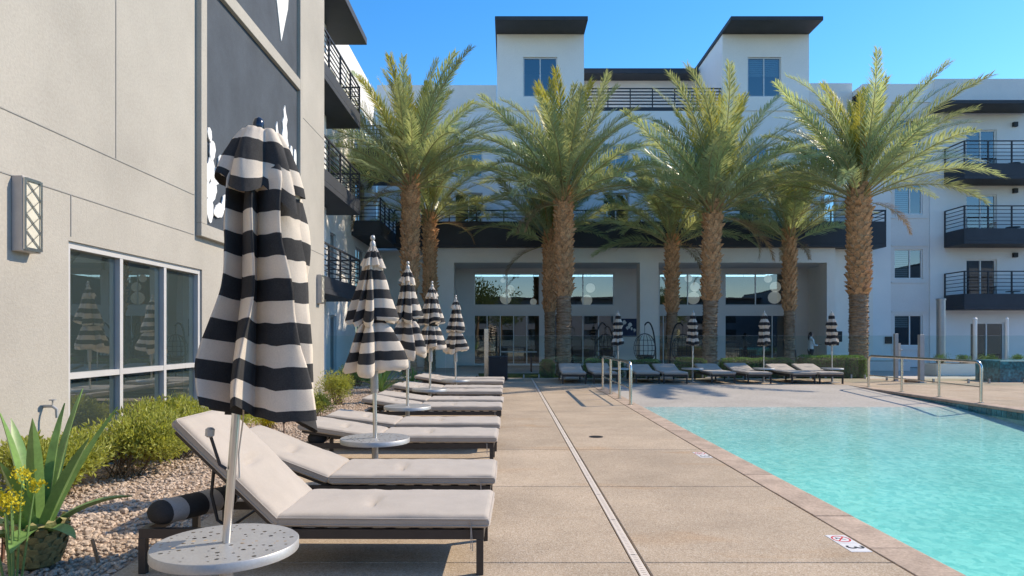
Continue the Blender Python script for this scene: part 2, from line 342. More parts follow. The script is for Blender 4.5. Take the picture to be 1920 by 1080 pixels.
# window set into an opening: frame part with pane sub-parts. cols = fractions of the mullions, rows likewise
def window(axis, c, a0, a1, z0, z1, parent, off, cols=(.5,), rows=(), fw=.05, depth=.07, glass='glass_win', frame='frame_alu', sgn=1, blind=None, back=None):
    f=MB(off); P=[]
    ca,cb=c-depth/2,c+depth/2
    def bx(mb,A0,A1,Z0,Z1,d0,d1):
        if axis=='y': mb.box(A0,A1,d0,d1,Z0,Z1)
        else: mb.box(d0,d1,A0,A1,Z0,Z1)
    bx(f,a0,a1,z0,z0+fw,ca,cb); bx(f,a0,a1,z1-fw,z1,ca,cb); bx(f,a0,a0+fw,z0+fw,z1-fw,ca,cb); bx(f,a1-fw,a1,z0+fw,z1-fw,ca,cb)
    As=[a0+fw]+[a0+(a1-a0)*t for t in cols]+[a1-fw]; Zs=[z0+fw]+[z0+(z1-z0)*t for t in rows]+[z1-fw]
    for t in cols: a=a0+(a1-a0)*t; bx(f,a-fw*.45,a+fw*.45,z0+fw,z1-fw,ca+.004,cb-.004)
    for t in rows:
        z=z0+(z1-z0)*t
        for i in range(len(As)-1):
            q0=As[i]+(fw*.45 if i else 0); q1=As[i+1]-(fw*.45 if i<len(As)-2 else 0)
            bx(f,q0,q1,z-fw*.45,z+fw*.45,ca+.008,cb-.008)
    fo=f.build('window',frame,parent)
    for i in range(len(As)-1):
        for j in range(len(Zs)-1):
            p=MB(off); q0=As[i]+(fw*.45 if i else 0); q1=As[i+1]-(fw*.45 if i<len(As)-2 else 0)
            r0=Zs[j]+(fw*.45 if j else 0); r1=Zs[j+1]-(fw*.45 if j<len(Zs)-2 else 0)
            # single sheet of glass: reflects and lets through
            if axis=='y': vs=[(q0,c,r0),(q1,c,r0),(q1,c,r1),(q0,c,r1)]
            else: vs=[(c,q0,r0),(c,q1,r0),(c,q1,r1),(c,q0,r1)]
            p.add(vs,[(0,1,2,3)]); p.build('pane',glass,fo)
    if blind:
        for (t0,t1,zb) in blind:
            p=MB(off); A0=a0+fw+(a1-a0-2*fw)*t0+.02; A1=a0+fw+(a1-a0-2*fw)*t1-.02
            z=z1-fw-.02
            while z>z1-(z1-z0)*zb:
                if axis=='y': p.bar((A0,c+sgn*.09,z),(A1,c+sgn*.09,z),.012,.085,(0,.45*sgn,1))
                else: p.bar((c+sgn*.09,A0,z),(c+sgn*.09,A1,z),.012,.085,(.45*sgn,0,1))
                z-=.10
            p.build('blind','blind',fo)
    return fo
def leafcloud(name, n, fn, size, mat, parent, seed=0, aspect=.4, updir=.35, taper=True, smat=None):
    """fn(rnd) -> point and outward normal; leaf-shaped four-corner faces"""
    rnd=random.Random(seed); vs=[]; fs=[]
    for i in range(n):
        p,nn=fn(rnd); l=size*rnd.uniform(.6,1.25)
        d=Vector((rnd.gauss(0,1),rnd.gauss(0,1),rnd.gauss(0,1)+updir*2))+nn*1.1; d.normalize()
        a=d.cross(Vector((rnd.gauss(0,1),rnd.gauss(0,1),rnd.gauss(0,1)))).normalized()*l*aspect*.5
        k=len(vs); p=Vector(p); up=d.cross(a).normalized()*l*.12
        vs+=[p,p+d*l*.45+a+up,p+d*l,p+d*l*.45-a+up]; fs.append((k,k+1,k+2,k+3))
    return mobj(name,[tuple(v) for v in vs],fs,mat,parent)
# ================================================================ GROUND AND POOL
PX0, PX1, PYE = 2.87, 10.50, 21.1      # pool inner edges, top of the beach
g = MB()
G = 600
for (x0,x1,y0,y1) in ((-G,2.70,-G,G),(10.70,G,-G,G),(2.70,10.70,-G,-3.2),(2.70,10.70,PYE+.02,G)):
    g.add([(x0,y0,-.035),(x1,y0,-.035),(x1,y1,-.035),(x0,y1,-.035)],[(0,1,2,3)])
tag(g.build('ground','earth'),kind='structure')
deck = MB().build('pool_deck','deck'); tag(deck,kind='structure')
dk = MB(); dk.add([(-2.5,-3,-.030),(2.56,-3,-.030),(2.56,24.4,-.030),(-2.5,24.4,-.030)],[(0,1,2,3)])
deck.data = dk.build('tmp','joint').data; bpy.data.objects.remove(bpy.data.objects['tmp'])
rows = [-2.6,-.3,2.22,4.53,6.83,9.06,11.32,13.6,15.9,18.2,20.9,24.4]
jg = .0045
for i in range(len(rows)-1):
    for (x0,x1) in ((-2.50,.828),(.902,2.56)):
        MB().slab(x0+jg,x1-jg,rows[i]+jg,rows[i+1]-jg,-.12,0,.007).build('slab','deck',deck)
for i,(x0,x1) in enumerate(((2.56,5.2),(5.2,7.85),(7.85,10.5))):
    MB().slab(x0+jg,x1-jg,PYE+.03,24.4-jg,-.12,0,.007).build('slab','deck',deck)
ry=[-2.6,.5,3.6,6.7,9.8,12.9,16.0,19.1,22.0,24.4]
for i in range(len(ry)-1):
    for (x0,x1) in ((10.83,13.6),(13.6,17.2),(17.2,21.0)):
        MB().slab(x0+jg,x1-jg,ry[i]+jg,ry[i+1]-jg,-.12,0,.007).build('slab','deck',deck)
MB().slab(10.5+jg,10.83-jg,20.6,24.4-jg,-.12,0,.007).build('slab','deck',deck)
# pool shell: floor slopes from the beach to the deep end
def floor_z(y):
    if y>=16: return -.15+(y-16)/(PYE-16)*.15
    if y>=4: return -.15-(16-y)/12*.95
    return -1.10
b=MB(); ys=[-3,0,4,6,8,10,12,14,16,17,18,19,20,PYE]; ZB=-1.4
vs=[];fs=[]
for y in ys: vs+=[(PX0,y,floor_z(y)),(PX1,y,floor_z(y)),(PX0,y,-.01),(PX1,y,-.01)]
for i in range(len(ys)-1):
    k=i*4; fs.append((k,k+1,k+5,k+4)); fs.append((k,k+4,k+6,k+2)); fs.append((k+1,k+3,k+7,k+5))
fs.append((0,2,3,1))
b.add(vs,fs); b.mi=[0 if (f[0]//4)>=8 else 1 for f in fs]; b.mi[-1]=1; pool=b.build('pool_basin',['plaster','pool_plaster_sparkle']); tag(pool,kind='structure')
rnd=random.Random(3)
y=-2.9; proto=None
for side,(x0,x1,yend) in enumerate(((2.565,2.90,20.9),(10.47,10.825,20.55))):
    y=-2.9
    while y<yend-.05:
        y1=min(y+.86,yend); m=MB(); c=.022; ov=.0
        zt=.002+rnd.uniform(-.002,.002)
        # stone with a rounded nose on the pool side
        if side==0: prof=[(x0,-.06),(x0,zt-.004),(x0+.004,zt),(x1-.03,zt),(x1-.01,zt-.008),(x1,zt-.026),(x1,-.06)]
        else: prof=[(x1,-.06),(x1,zt-.004),(x1-.004,zt),(x0+.03,zt),(x0+.01,zt-.008),(x0,zt-.026),(x0,-.06)]
        k=len(prof); vv=[(p[0],y+.004,p[1]) for p in prof]+[(p[0],y1-.004,p[1]) for p in prof]
        ff=[(i,i+1,k+i+1,k+i) if side else (i,k+i,k+i+1,i+1) for i in range(k-1)]+[tuple(range(k)),tuple(range(2*k-1,k-1,-1))]
        m.add(vv,ff); m.build('coping_stone','coping',pool); y=y1
    
ty=4.6
for k in range(106):
    y0=ty+k*.15
    MB().slab(10.492,10.500,y0+.004,y0+.146,-.215,-.065,.001).box(10.488,10.4925,y0+.006,y0+.144,-.212,-.068).build('waterline_tile','teal_tile',pool)
wv=MB(); wy0,wy1=-2.99,16.0
wv.box(PX0+.001,PX1-.013,wy0,wy1,-1.6,-.15)
wat=wv.build('pool_water','water'); tag(wat,kind='structure')
# gravel bed along the left wall, patio and turf beyond the glass fence
gb=MB(); nx,ny=20,120; vs=[];fs=[]
for j in range(ny+1):
    for i in range(nx+1):
        x=-6.58+(4.07)*i/nx; y=-2.5+26.9*j/ny
        vs.append((x,y,-.022+.018*noise.noise((x*1.7,y*1.7,0))+.012*noise.noise((x*6,y*6,3))))
for j in range(ny):
    for i in range(nx): k=j*(nx+1)+i; fs.append((k,k+1,k+nx+2,k+nx+1))
gb.add(vs,fs); gbo=gb.build('gravel_bed','soil',smooth=True); tag(gbo,kind='structure')
rs=random.Random(11); ico=[]
ph=(1+5**.5)/2
iv=[Vector(v).normalized() for v in ((-1,ph,0),(1,ph,0),(-1,-ph,0),(1,-ph,0),(0,-1,ph),(0,1,ph),(0,-1,-ph),(0,1,-ph),(ph,0,-1),(ph,0,1),(-ph,0,-1),(-ph,0,1))]
iff=[(0,11,5),(0,5,1),(0,1,7),(0,7,10),(0,10,11),(1,5,9),(5,11,4),(11,10,2),(10,7,6),(7,1,8),(3,9,4),(3,4,2),(3,2,6),(3,6,8),(3,8,9),(4,9,5),(2,4,11),(6,2,10),(8,6,7),(9,8,1)]
vs=[];fs=[]
for i in range(17000):
    y=3.2+18*(rs.random()**1.9); x=-4.78+2.25*rs.random()
    s=rs.uniform(.010,.026)*(1.5 if rs.random()<.06 else 1)
    e=Euler((rs.uniform(0,6),rs.uniform(0,6),rs.uniform(0,6))).to_matrix()
    sc=Vector((rs.uniform(.7,1.3),rs.uniform(.7,1.3),rs.uniform(.5,.9)))
    z=-.022+.018*noise.noise((x*1.7,y*1.7,0))+s*.35; k=len(vs)
    for v in iv:
        q=e@v; q=Vector((q.x*sc.x,q.y*sc.y,q.z*sc.z))*s; vs.append((x+q.x,y+q.y,z+q.z))
    fs+=[(a+k,b_+k,c+k) for a,b_,c in iff]
tag(mobj('gravel',vs,fs,'stone'),'loose tan and grey gravel covering the planting bed by the wall','gravel',kind='stuff')
pt=MB(); pt.add([(-6.58,24.45,-.028),(30,24.45,-.028),(30,42,-.028),(-6.58,42,-.028)],[(0,1,2,3)])
tag(pt.build('patio','patio_dark'),kind='structure')
tf=MB(); tf.add([(-1.2,25.2,-.02),(2.0,25.2,-.02),(2.0,28.2,-.02),(-1.2,28.2,-.02)],[(0,1,2,3)])
tag(tf.build('turf','turf'),kind='structure')
# ================================================================ LEFT BUILDING (near wall)
LW=(-4.8,8,0)
lb=empty('apartment_building',LW,'sunlit cream stucco building along the left with large mural panels and wide window','building')
WX=-4.8
wy0,wy1=7.46,10.72
wall('wall','x',WX-.30,WX,-6,17.86,0,13.5,[(wy0,wy1,.31,2.55)],'stucco',lb,LW)
MB(LW).box(-12,WX-.302,17.66,17.86,0,13.5).build('end_wall','stucco',lb)
MB(LW).box(-12,WX-.302,-6,17.64,13.2,13.5).build('roof','stucco',lb)
# control joints: thin recessed-looking metal beads
def joint(p,q): MB(LW).bar(p,q,.012,.012,(1,0,0)).build('joint','joint',lb)
jx=WX+.001
joint((jx,-6,3.67),(jx,10.45,3.67)); joint((jx,-6,3.06),(jx,10.45,3.06)); joint((jx,8.36,3.68),(jx,8.36,13.4)); joint((jx,7.50,2.60),(jx,7.50,3.05))
joint((jx,15.76,6.63),(jx,17.8,6.63)); joint((jx,15.76,3.62),(jx,17.8,3.62))
window('x',WX-.10,wy0,wy1,.31,2.55,lb,LW,cols=(.333,.667),rows=(.335,),fw=.075,depth=.14,glass='glass_left',frame='frame_alu')
MB(LW).box(WX-.1,WX+.04,wy0-.02,wy1+.02,.26,.305).build('sill','frame_alu',lb)
# room behind the window
rm=MB(LW); rm.box(-9.2,-9.1,6,12.4,0,3); rm.box(-9.1,WX-.31,6,6.1,0,3); rm.box(-9.1,WX-.31,12.3,12.4,0,3); rm.box(-9.1,WX-.31,6.1,12.3,2.9,3); rm.box(-9.1,WX-.31,6.1,12.3,.0,.05)
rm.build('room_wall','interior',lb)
for k in range(5):
    MB(LW).box(-8.7+.02*k,-8.2,6.6+k*1.1,7.4+k*1.1,.06,1.3+.2*(k%2)).build('room_cabinet','interior_light' if k%2 else 'interior_dark',lb)
# mural: light frame proud of the wall, two dark panels, white cut-out silhouettes
fy0,fy1,fz0=10.5,15.72,3.05; fr=.20; mzb=7.10
mf=MB(LW)
mf.box(WX,WX+.09,fy0,fy1,fz0,fz0+fr); mf.box(WX,WX+.09,fy0,fy0+fr,fz0+fr,12.6); mf.box(WX,WX+.09,fy1-fr,fy1,fz0+fr,12.6)
mf.box(WX,WX+.088,fy0+fr,fy1-fr,mzb,mzb+.24); mf.box(WX,WX+.09,fy0,fy1,12.6,12.8)
mfo=mf.build('mural_frame','stucco',lb); bevel(mfo,.008)
MB(LW).box(WX,WX+.012,fy0+fr,fy1-fr,fz0+fr,mzb).build('mural_panel','slate_paint',mfo)
MB(LW).box(WX,WX+.012,fy0+fr,fy1-fr,mzb+.24,12.6).build('mural_panel','slate_paint',mfo)
def silh(name,pts,mat='poster_white',x=WX+.014,t=.02):
    # pts = (y,z) outline
    co=[Vector(p) for p in pts]; n=len(co)
    v2,e2,f2,*_=delaunay_2d_cdt(co,[(i,(i+1)%n) for i in range(n)],[list(range(n))],1,1e-5)
    m=MB(LW); m.add([(x+t,p[0],p[1]) for p in v2],[tuple(f) for f in f2])
    m.add([(x,p[0],p[1]) for p in co]+[(x+t,p[0],p[1]) for p in co],[(i,(i+1)%n,n+(i+1)%n,n+i) for i in range(n)])
    return m.build(name,mat,mfo)
def arm(cx,z0,z1,w): return [(cx-w,z0),(cx+w,z0),(cx+w,z1-w),(cx+w*.5,z1),(cx-w*.5,z1),(cx-w,z1-w)]
def spiny(cx,z0,z1,w,seed):
    r_=random.Random(seed); L_=[]; Rr=[]; n=int((z1-z0)/.13)
    for i in range(n):
        z=z0+(z1-z0)*i/n; tp=1 if i<n*.8 else max(.3,(n-i)/(n*.2))
        L_.append((cx-w*tp-(r_.uniform(.03,.10) if i%2 else 0),z)); Rr.append((cx+w*tp+(r_.uniform(.03,.10) if i%2==0 else 0),z))
    return L_[::1]+[(cx,z1)]+Rr[::-1]
silh('cactus_silhouette',spiny(14.62,fz0+fr+.02,6.45,.15,1)[::-1])
silh('cactus_silhouette',spiny(14.12,fz0+fr+.02,5.95,.11,2)[::-1])
for cx,z1 in ((15.05,5.7),(15.32,5.7)): silh('cactus_silhouette',arm(cx,4.1,z1,.08))
silh('cactus_silhouette',[(14.75,3.9),(15.36,3.9),(15.36,4.08),(14.75,4.08)])
r5=random.Random(5)
def blob(cy,cz,ry_,rz_,seed,n=22,j=.22):
    r_=random.Random(seed); return [(cy+ry_*(1+r_.uniform(-j,j))*math.cos(TAU*i/n),cz+rz_*(1+r_.uniform(-j,j))*math.sin(TAU*i/n)) for i in range(n)]
# prickly pear: pads growing out of pads
def pad(cy,cz,a,l,w_,seed):
    r_=random.Random(seed); P=[]
    for i in range(16):
        t=TAU*i/16; p=(l*(.5+.5*math.cos(t)),w_*math.sin(t)*(1+.25*math.cos(t))*(1+(.10 if i%2 else -.05))); P.append((cy+p[0]*math.cos(a)-p[1]*math.sin(a),cz+p[0]*math.sin(a)+p[1]*math.cos(a)))
    return P
for k,(cy,cz,a,l,w_) in enumerate(((10.95,3.32,95,.42,.12),(10.97,3.66,70,.40,.12),(10.93,3.68,120,.34,.10),(11.08,3.98,50,.38,.11),(10.99,3.98,95,.40,.11),(10.86,3.95,100,.30,.09),(11.28,4.22,75,.30,.09),(11.30,4.22,30,.30,.09),(10.97,4.32,80,.34,.10),(11.05,3.50,20,.40,.11),(11.38,3.60,60,.32,.09),(10.93,4.62,110,.22,.07))):
    silh('cactus_silhouette',pad(cy,cz,R(a),l,w_,k),x=WX+.014+.0015*k)
silh('cactus_silhouette',[(14.3,12.3),(13.9,11.2),(13.8,10.2),(13.95,8.85),(14.38,7.72),(14.80,8.6),(15.02,9.8),(14.98,11.0),(14.8,12.3)][::-1])
silh('cactus_silhouette',[(11.75,8.55),(12.2,8.9),(12.4,9.4),(12.25,10.6),(11.9,10.6),(11.55,9.2)][::1])
# wall lights: shallow boxes with braced lens
def sconce(y0,label):
    s=empty('wall_sconce',(WX,y0,2.33),label,'wall light','tall wall lights on the cream wall'); o_=(WX,y0,2.33)
    bevel(MB(o_).box(WX+.002,WX+.11,y0,y0+.26,2.33,3.06).build('housing','sconce_body',s),.006)
    MB(o_).box(WX+.11,WX+.116,y0+.03,y0+.23,2.37,3.02).build('lens','sconce_lens',s)
    f=MB(o_); x=WX+.122
    for (p,q) in (((x,y0+.015,2.345),(x,y0+.015,3.045)),((x,y0+.245,2.345),(x,y0+.245,3.045)),((x,y0+.03,2.355),(x,y0+.23,2.355)),((x,y0+.03,3.035),(x,y0+.23,3.035))): f.bar(p,q,.03,.012,(1,0,0))
    for k in range(4):
        za=2.37+.1625*k; f.bar((x,y0+.03,za),(x,y0+.23,za+.1625),.008,.008,(1,0,0)); f.bar((x+.003,y0+.23,za),(x+.003,y0+.03,za+.1625),.008,.008,(1,0,0)); 
    f.build('brace','brushed_steel',s)
    return s
sconce(6.60,'tall beige wall light with crossed bars left of the wide window'); sconce(17.15,'far narrow wall light near the corner of the cream wall')
# ================================================================ LEFT WING (behind, with balconies)
WV=(-6.6,26,0)
lw=empty('apartment_building',WV,'far left wing with stacked charcoal balconies in front of pale stucco wall','building')
wh=[]
for z in (.1,3.2,6.25,9.3):
    for (a,bb) in ((19.6,21.4),(25.4,26.3),(29.6,31.4)): wh.append((a,bb,z,z+2.2))
wall('wall','x',-6.85,-6.6,17.9,34.4,0,13.6,wh,'stucco_white',lw,WV)
MB(WV).box(-12,-6.86,17.9,34.4,13.3,13.55).build('roof','stucco_grey',lw)
MB(WV).box(-9.2,-9.1,17.9,34.4,0,13.2).build('room_wall','interior_dark',lw)
for (a,bb,z0,z1) in wh: window('x',-6.72,a,bb,z0,z1,lw,WV,cols=(.5,) if bb-a>1 else (),fw=.05)
MB(WV).box(-6.597,-6.05,22.3,22.75,0,11.9).build('pier','stucco_white',lw)
def balcony(parent,off,x0,x1,y0,y1,z,ph,rh,open_sides,nb=6,label=None):
    """parapet box with floor; open_sides: list of segments ((x,y),(x,y)) that carry rails"""
    m=MB(off); m.box(x0,x1,y0,y1,z,z+.16); t=.07
    for (p,q) in open_sides:
        xa,xb=sorted((p[0],q[0])); ya,yb=sorted((p[1],q[1]))
        if xa==xb: 
            s_=-t if xa==x1 else t; xs=sorted((xa,xa+s_)); m.box(xs[0],xs[1],ya+.0015,yb-.0015,z+.16,z+ph)
        else:
            s_=t if ya==y0 else -t; ysx=sorted((ya,ya+s_)); m.box(xa+t+.001,xb-t-.001,ysx[0],ysx[1],z+.16,z+ph-.002)
    bo=m.build('balcony','charcoal',parent); bevel(bo,.01)
    for (p,q) in open_sides:
        p=Vector((*p,0)); q=Vector((*q,0)); d=(q-p); L=d.length; d.normalize()
        inn=Vector(((x0+x1)/2,(y0+y1)/2,0))-(p+q)/2; nrm=Vector((-d.y,d.x,0)); nrm*= 1 if nrm.dot(inn)>0 else -1
        o2=nrm*.035
        for k in range(nb):
            zz=z+ph+(rh)*(k+1)/nb
            w_=.05 if k==nb-1 else .028
            MB(off).bar(p+o2+Vector((0,0,zz)),q+o2+Vector((0,0,zz)),w_,w_).build('rail','rail_paint',bo)
        n=max(1,round(L/1.25))
        for k in range(n+1):
            c=p+o2+d*(.03+(L-.06)*k/n); MB(off).bar(c+Vector((0,0,z+ph)),c+Vector((0,0,z+ph+rh-.026)),.055,.055).build('post','rail_paint',bo)
    return bo
for z in (2.73,5.78,8.83):
    balcony(lw,WV,-6.598,-5.2,18.6,24.1,z,.5,.95,[((-6.598,18.6),(-5.2,18.6)),((-5.2,18.6),(-5.2,24.1)),((-6.598,24.1),(-5.2,24.1))])
for z in (5.78,8.83):
    balcony(lw,WV,-6.598,-5.35,28.8,33.2,z,.62,.95,[((-6.598,28.8),(-5.35,28.8)),((-5.35,28.8),(-5.35,33.2))])
bevel(MB(WV).box(-6.598,-5.0,18.2,24.25,11.85,12.1).build('eave','charcoal',lw),.02)
# ================================================================ MAIN BLOCK
MV=(6,34,0)
mb_=empty('apartment_building',MV,'white central block with two roof towers and long charcoal balcony above the lobby','building')
Yw=34.5
holes=[]
lob=[(-1.75,1.67),(2.27,5.5),(7.8,10.8),(11.2,14.4)]
up=[(-2.7,-1.27),(.81,2.37),(4.8,6.15),(8.6,9.9),(11.7,13.15),(15.3,16.6)]
uh=[]
for (a,b1) in up:
    uh.append((a,b1,6.0,8.75)); uh.append((a,b1,9.55,11.2))
wall('wall','y',Yw,Yw+.3,-6.6,17.4,5.72,12.9,uh,'stucco_white',mb_,MV)
for (a,b1,z0,z1) in uh:
    window('y',Yw+.12,a,b1,z0,z1,mb_,MV,cols=(.5,),fw=.06,blind=[(.5,1,.9)] if (a*7)%2<1 else None)
MB(MV).box(-6.6,-.56,Yw-.02,Yw+.28,12.9,14.2).build('parapet','stucco_grey',mb_)
MB(MV).box(15.2,17.4,Yw-.02,Yw+.28,12.9,14.3).build('parapet','stucco_grey',mb_)
MB(MV).box(-6.6,17.4,Yw+.302,44,12.6,12.88).build('roof','stucco_grey',mb_)
# lobby: recessed double-height front behind columns
lh=[]
for (a,b1) in lob: lh+= [(a,b1,3.09,4.78),(a,b1,.05,2.62)]
wall('lobby_wall','y',35.2,35.45,-3.4,15.5,0,5.72,lh,'stucco_grey',mb_,MV)
for i,(a,b1) in enumerate(lob):
    window('y',35.3,a,b1,3.09,4.78,mb_,MV,cols=(.5,),fw=.06,glass='glass_lobby')
    window('y',35.3,a,b1,.05,2.62,mb_,MV,cols=(.2,.4,.6,.8) if i==0 else ((.25,.5,.75) if i==1 else ((.08,.6) if i==2 else (.77,))),fw=.05,glass='glass_lobby',frame='white_paint')
for (x0,x1) in ((-3.40,-2.55),(6.26,7.14),(15.1,15.5)):
    MB(MV).box(x0,x1,32.3,33.15,0,5.0).build('column','stucco_beige',mb_)
MB(MV).box(-3.4,15.5,32.304,33.146,5.0,5.70).build('beam','stucco_beige',mb_)
MB(MV).box(-3.4,15.5,33.148,35.198,5.0,5.12).build('porch_ceiling','stucco_grey',mb_)
MB(MV).box(15.502,17.55,32.8,35.4,0,5.70).build('side_wall','stucco_beige',mb_)
MB(MV).box(-6.6,-3.402,33.3,35.4,0,5.70).build('side_wall','stucco_beige',mb_)
MB(MV).box(-3.398,-3.1,33.16,35.19,0,4.99).build('side_wall','stucco_beige',mb_)
balcony(mb_,MV,-5.33,17.75,32.0,34.498,5.70,1.2,.52,[((-5.33,32.0),(17.75,32.0)),((17.75,32.0),(17.75,34.49))],nb=3)
# lobby interior
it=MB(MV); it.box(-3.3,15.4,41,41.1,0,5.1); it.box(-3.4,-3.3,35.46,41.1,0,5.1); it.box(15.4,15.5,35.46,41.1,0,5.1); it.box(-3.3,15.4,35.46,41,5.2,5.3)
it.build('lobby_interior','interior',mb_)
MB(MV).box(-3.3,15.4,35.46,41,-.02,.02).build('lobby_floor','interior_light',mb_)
MB(MV).box(8.0,13.6,40.2,40.9,0,1.1).box(9.0,12.6,40.85,40.98,1.4,2.3).build('lobby_bar','wood',mb_)
ri=MB(MV); ri.box(-6.6,17.4,37.5,37.6,5.9,12.5); ri.build('room_wall','interior_dark',mb_)
# towers
for k,(x0,x1,wx0,wx1) in enumerate(((-.54,3.85,.78,2.5),(10.84,15.2,12.1,13.8))):
    wall('tower_wall','y',Yw-.06,Yw+.24,x0,x1,12.9,16.75,[(wx0,wx1,13.6,15.6)],'stucco_white',mb_,MV)
    MB(MV).box(x0+.0,x0+.25,Yw+.242,40,12.9,16.75).box(x1-.25,x1,Yw+.242,40,12.9,16.75).box(x0+.25,x1-.25,39.7,40,12.9,16.75).build('tower_wall','stucco_white',mb_)
    window('y',Yw+.05,wx0,wx1,13.6,15.6,mb_,MV,cols=(.5,),fw=.06,blind=[(0,.5,.45),(.5,1,.45)] if k else None)
    bevel(MB(MV).box(x0-.08,x1+.02,32.9,40.2,16.752,16.95).build('roof_slab','charcoal',mb_),.02)
MB(MV).box(3.852,10.838,39.5,39.8,12.9,16.3).build('penthouse_wall','stucco_beige',mb_)
bevel(MB(MV).box(3.9,10.75,38.4,39.9,16.31,16.6).build('eave','charcoal',mb_),.02)
tr=MB(MV).box(3.9,10.8,Yw+.02,Yw+.1,12.9,13.1).build('terrace_rail','rail_paint',mb_)
for k in range(6): MB(MV).bar((3.9,Yw+.06,13.25+.16*k),(10.8,Yw+.06,13.25+.16*k),.04,.06).build('rail','rail_paint',tr)
for k in range(7): MB(MV).bar((3.95+1.13*k,Yw+.12,12.9),(3.95+1.13*k,Yw+.12,14.1),.05,.05).build('post','rail_paint',tr)
for k,x in enumerate((-1.6,.1,2.9,5.7,8.4,11.3,13.9)):   # small round lamps on the balcony fascia
    o=MB().lathe([(.0,0),(.07,0),(.07,.05),(.05,.06)],12).build('fascia_lamp','black_metal',mb_)
    o.location=(x-MV[0],32.0-MV[1],6.3); o.rotation_euler=(R(90),0,0)
# ================================================================ RIGHT WING
RV=(22,33.5,0)
rb=empty('apartment_building',RV,'white right wing with grey window strip and stacked charcoal balconies','building')
rh_=[]
wins=[(19.0,20.4,10.7,12.2),(19.0,20.4,7.5,9.0),(19.0,20.4,4.33,5.8),(19.0,20.4,1.03,2.57)]
doors=[(22.5,24.0,9.05,11.65),(22.5,24.0,6.0,8.46),(22.5,24.0,2.93,5.3),(22.7,24.4,.05,2.2)]
wall('wall','y',33.5,33.8,20.72,32,0,14.1,doors,'stucco_white',rb,RV)
wall('wall','y',33.56,33.8,18.8,20.718,0,13.0,wins,'stucco_grey',rb,RV)
MB(RV).box(17.42,18.798,33.5,33.8,0,13.9).box(18.798,20.718,33.5,33.8,13.0,13.9).build('wall','stucco_white',rb)
MB(RV).box(20.9,32,33.42,33.498,12.62,14.12).build('parapet_band','stucco_grey',rb)
MB(RV).box(17.42,32,33.81,42,13.6,13.88).build('roof','stucco_grey',rb)
MB(RV).box(17.5,32,36.5,36.6,0,13.5).box(17.45,17.5,33.81,36.5,0,13.5).build('room_wall','interior_dark',rb)
for i,(a,b1,z0,z1) in enumerate(wins):
    window('y',33.66,a,b1,z0,z1,rb,RV,cols=(.57,),fw=.06,frame='white_paint',blind=[(0,.57,.95)] if i in (1,2) else [(0,.57,.4)])
    if i: MB(RV).box(18.86,20.66,33.515,33.558,z1+.14+.0,z1+.20).build('reveal_trim','stucco_grey',rb); MB(RV).box(18.86,20.66,33.515,33.558,z0-.2,z0-.14).build('reveal_trim','stucco_grey',rb)
for (a,b1,z0,z1) in doors: window('y',33.62,a,b1,z0,z1,rb,RV,cols=(.5,),fw=.07,frame='white_paint')
for z in (2.78,5.85,8.9):
    balcony(rb,RV,21.4,25.9,32.0,33.498,z,.73,1.05,[((21.4,33.498),(21.4,32.0)),((21.4,32.0),(25.9,32.0)),((25.9,32.0),(25.9,33.498))])
bevel(MB(RV).box(20.6,25.4,32.0,33.4,12.42,12.60).build('eave','charcoal',rb),.02)
for z in (12.0,8.75,5.6):
    MB(RV).box(24.75,24.95,33.36,33.498,z-.22,z).build('wall_lamp','black_metal',rb)
# ================================================================ LOUNGERS
LW2=.36; SEATH=.29     # half width, frame top
def cushion(lx,ly,t,dimple=None,seed=0,nx=46,ny=16):
    """soft slab from x=0..lx, y=-ly..ly, z=0..t : rounded rim, slight sag, stitched dimple"""
    vs=[];fs=[]; rn=random.Random(seed)
    def rim(d,r): return 1 if d>=r else math.sqrt(max(0,1-((r-d)/r)**2))
    xs=sorted([0,.008,.02,.035,lx-.035,lx-.02,lx-.008,lx]+[lx*i/(nx-7) for i in range(1,nx-7)]); nx=len(xs)-1; ys_=[-ly*math.cos(PI*j/ny) for j in range(ny+1)]
    for s_ in (1,-1):
        for i,x in enumerate(xs):
            for j,y in enumerate(ys_):
                d=min(x,lx-x); e=min(y+ly,ly-y); k=rim(d,.04)*rim(e,.04)
                h=t*.5*(.25+.75*k)
                if s_==1:
                    h+=.010*math.sin(PI*x/lx)*math.cos(PI*y/(2*ly))+.007*noise.noise((x*4+seed*3.1,y*5,seed))+.004*noise.noise((x*13+seed,y*9,seed*2.))
                    if dimple:
                        dx=(x-dimple[0]); q=math.exp(-((dx+.1*y)/.028)**2)*max(0,1-(abs(y)/(.17))**2); h-=.048*q
                        h-=.012*math.exp(-((dx/.14)**2+(y/.2)**2))
                vs.append((x,y,t*.5+s_*h))
    nv=(nx+1)*(ny+1)
    for i in range(nx):
        for j in range(ny):
            a=i*(ny+1)+j; fs.append((a,a+ny+1,a+ny+2,a+1)); b=a+nv; fs.append((b,b+1,b+ny+2,b+ny+1))
    for i in range(nx):
        a=i*(ny+1); fs.append((a,a+nv,a+ny+1+nv,a+ny+1)); a+=ny; fs.append((a,a+ny+1,a+ny+1+nv,a+nv))
    for j in range(ny):
        a=j; fs.append((a,a+1,a+1+nv,a+nv)); a=nx*(ny+1)+j; fs.append((a,a+nv,a+1+nv,a+1))
    me=bpy.data.meshes.new('cushion'); me.from_pydata(vs,[],fs); me.materials.append(M['cushion'])
    me.polygons.foreach_set('use_smooth',[True]*len(me.polygons)); me.update(); return me
seat_me=[cushion(1.36,LW2+.02,.085,(.55,),k) for k in (1,2,3)]; back_me=[cushion(.92,LW2+.02,.08,(.45,),k) for k in (4,5,6)]
fm=MB()
for s_ in (-1,1): fm.box(-1.10,1.08,s_*LW2-.02,s_*LW2+.02,.225,.285)
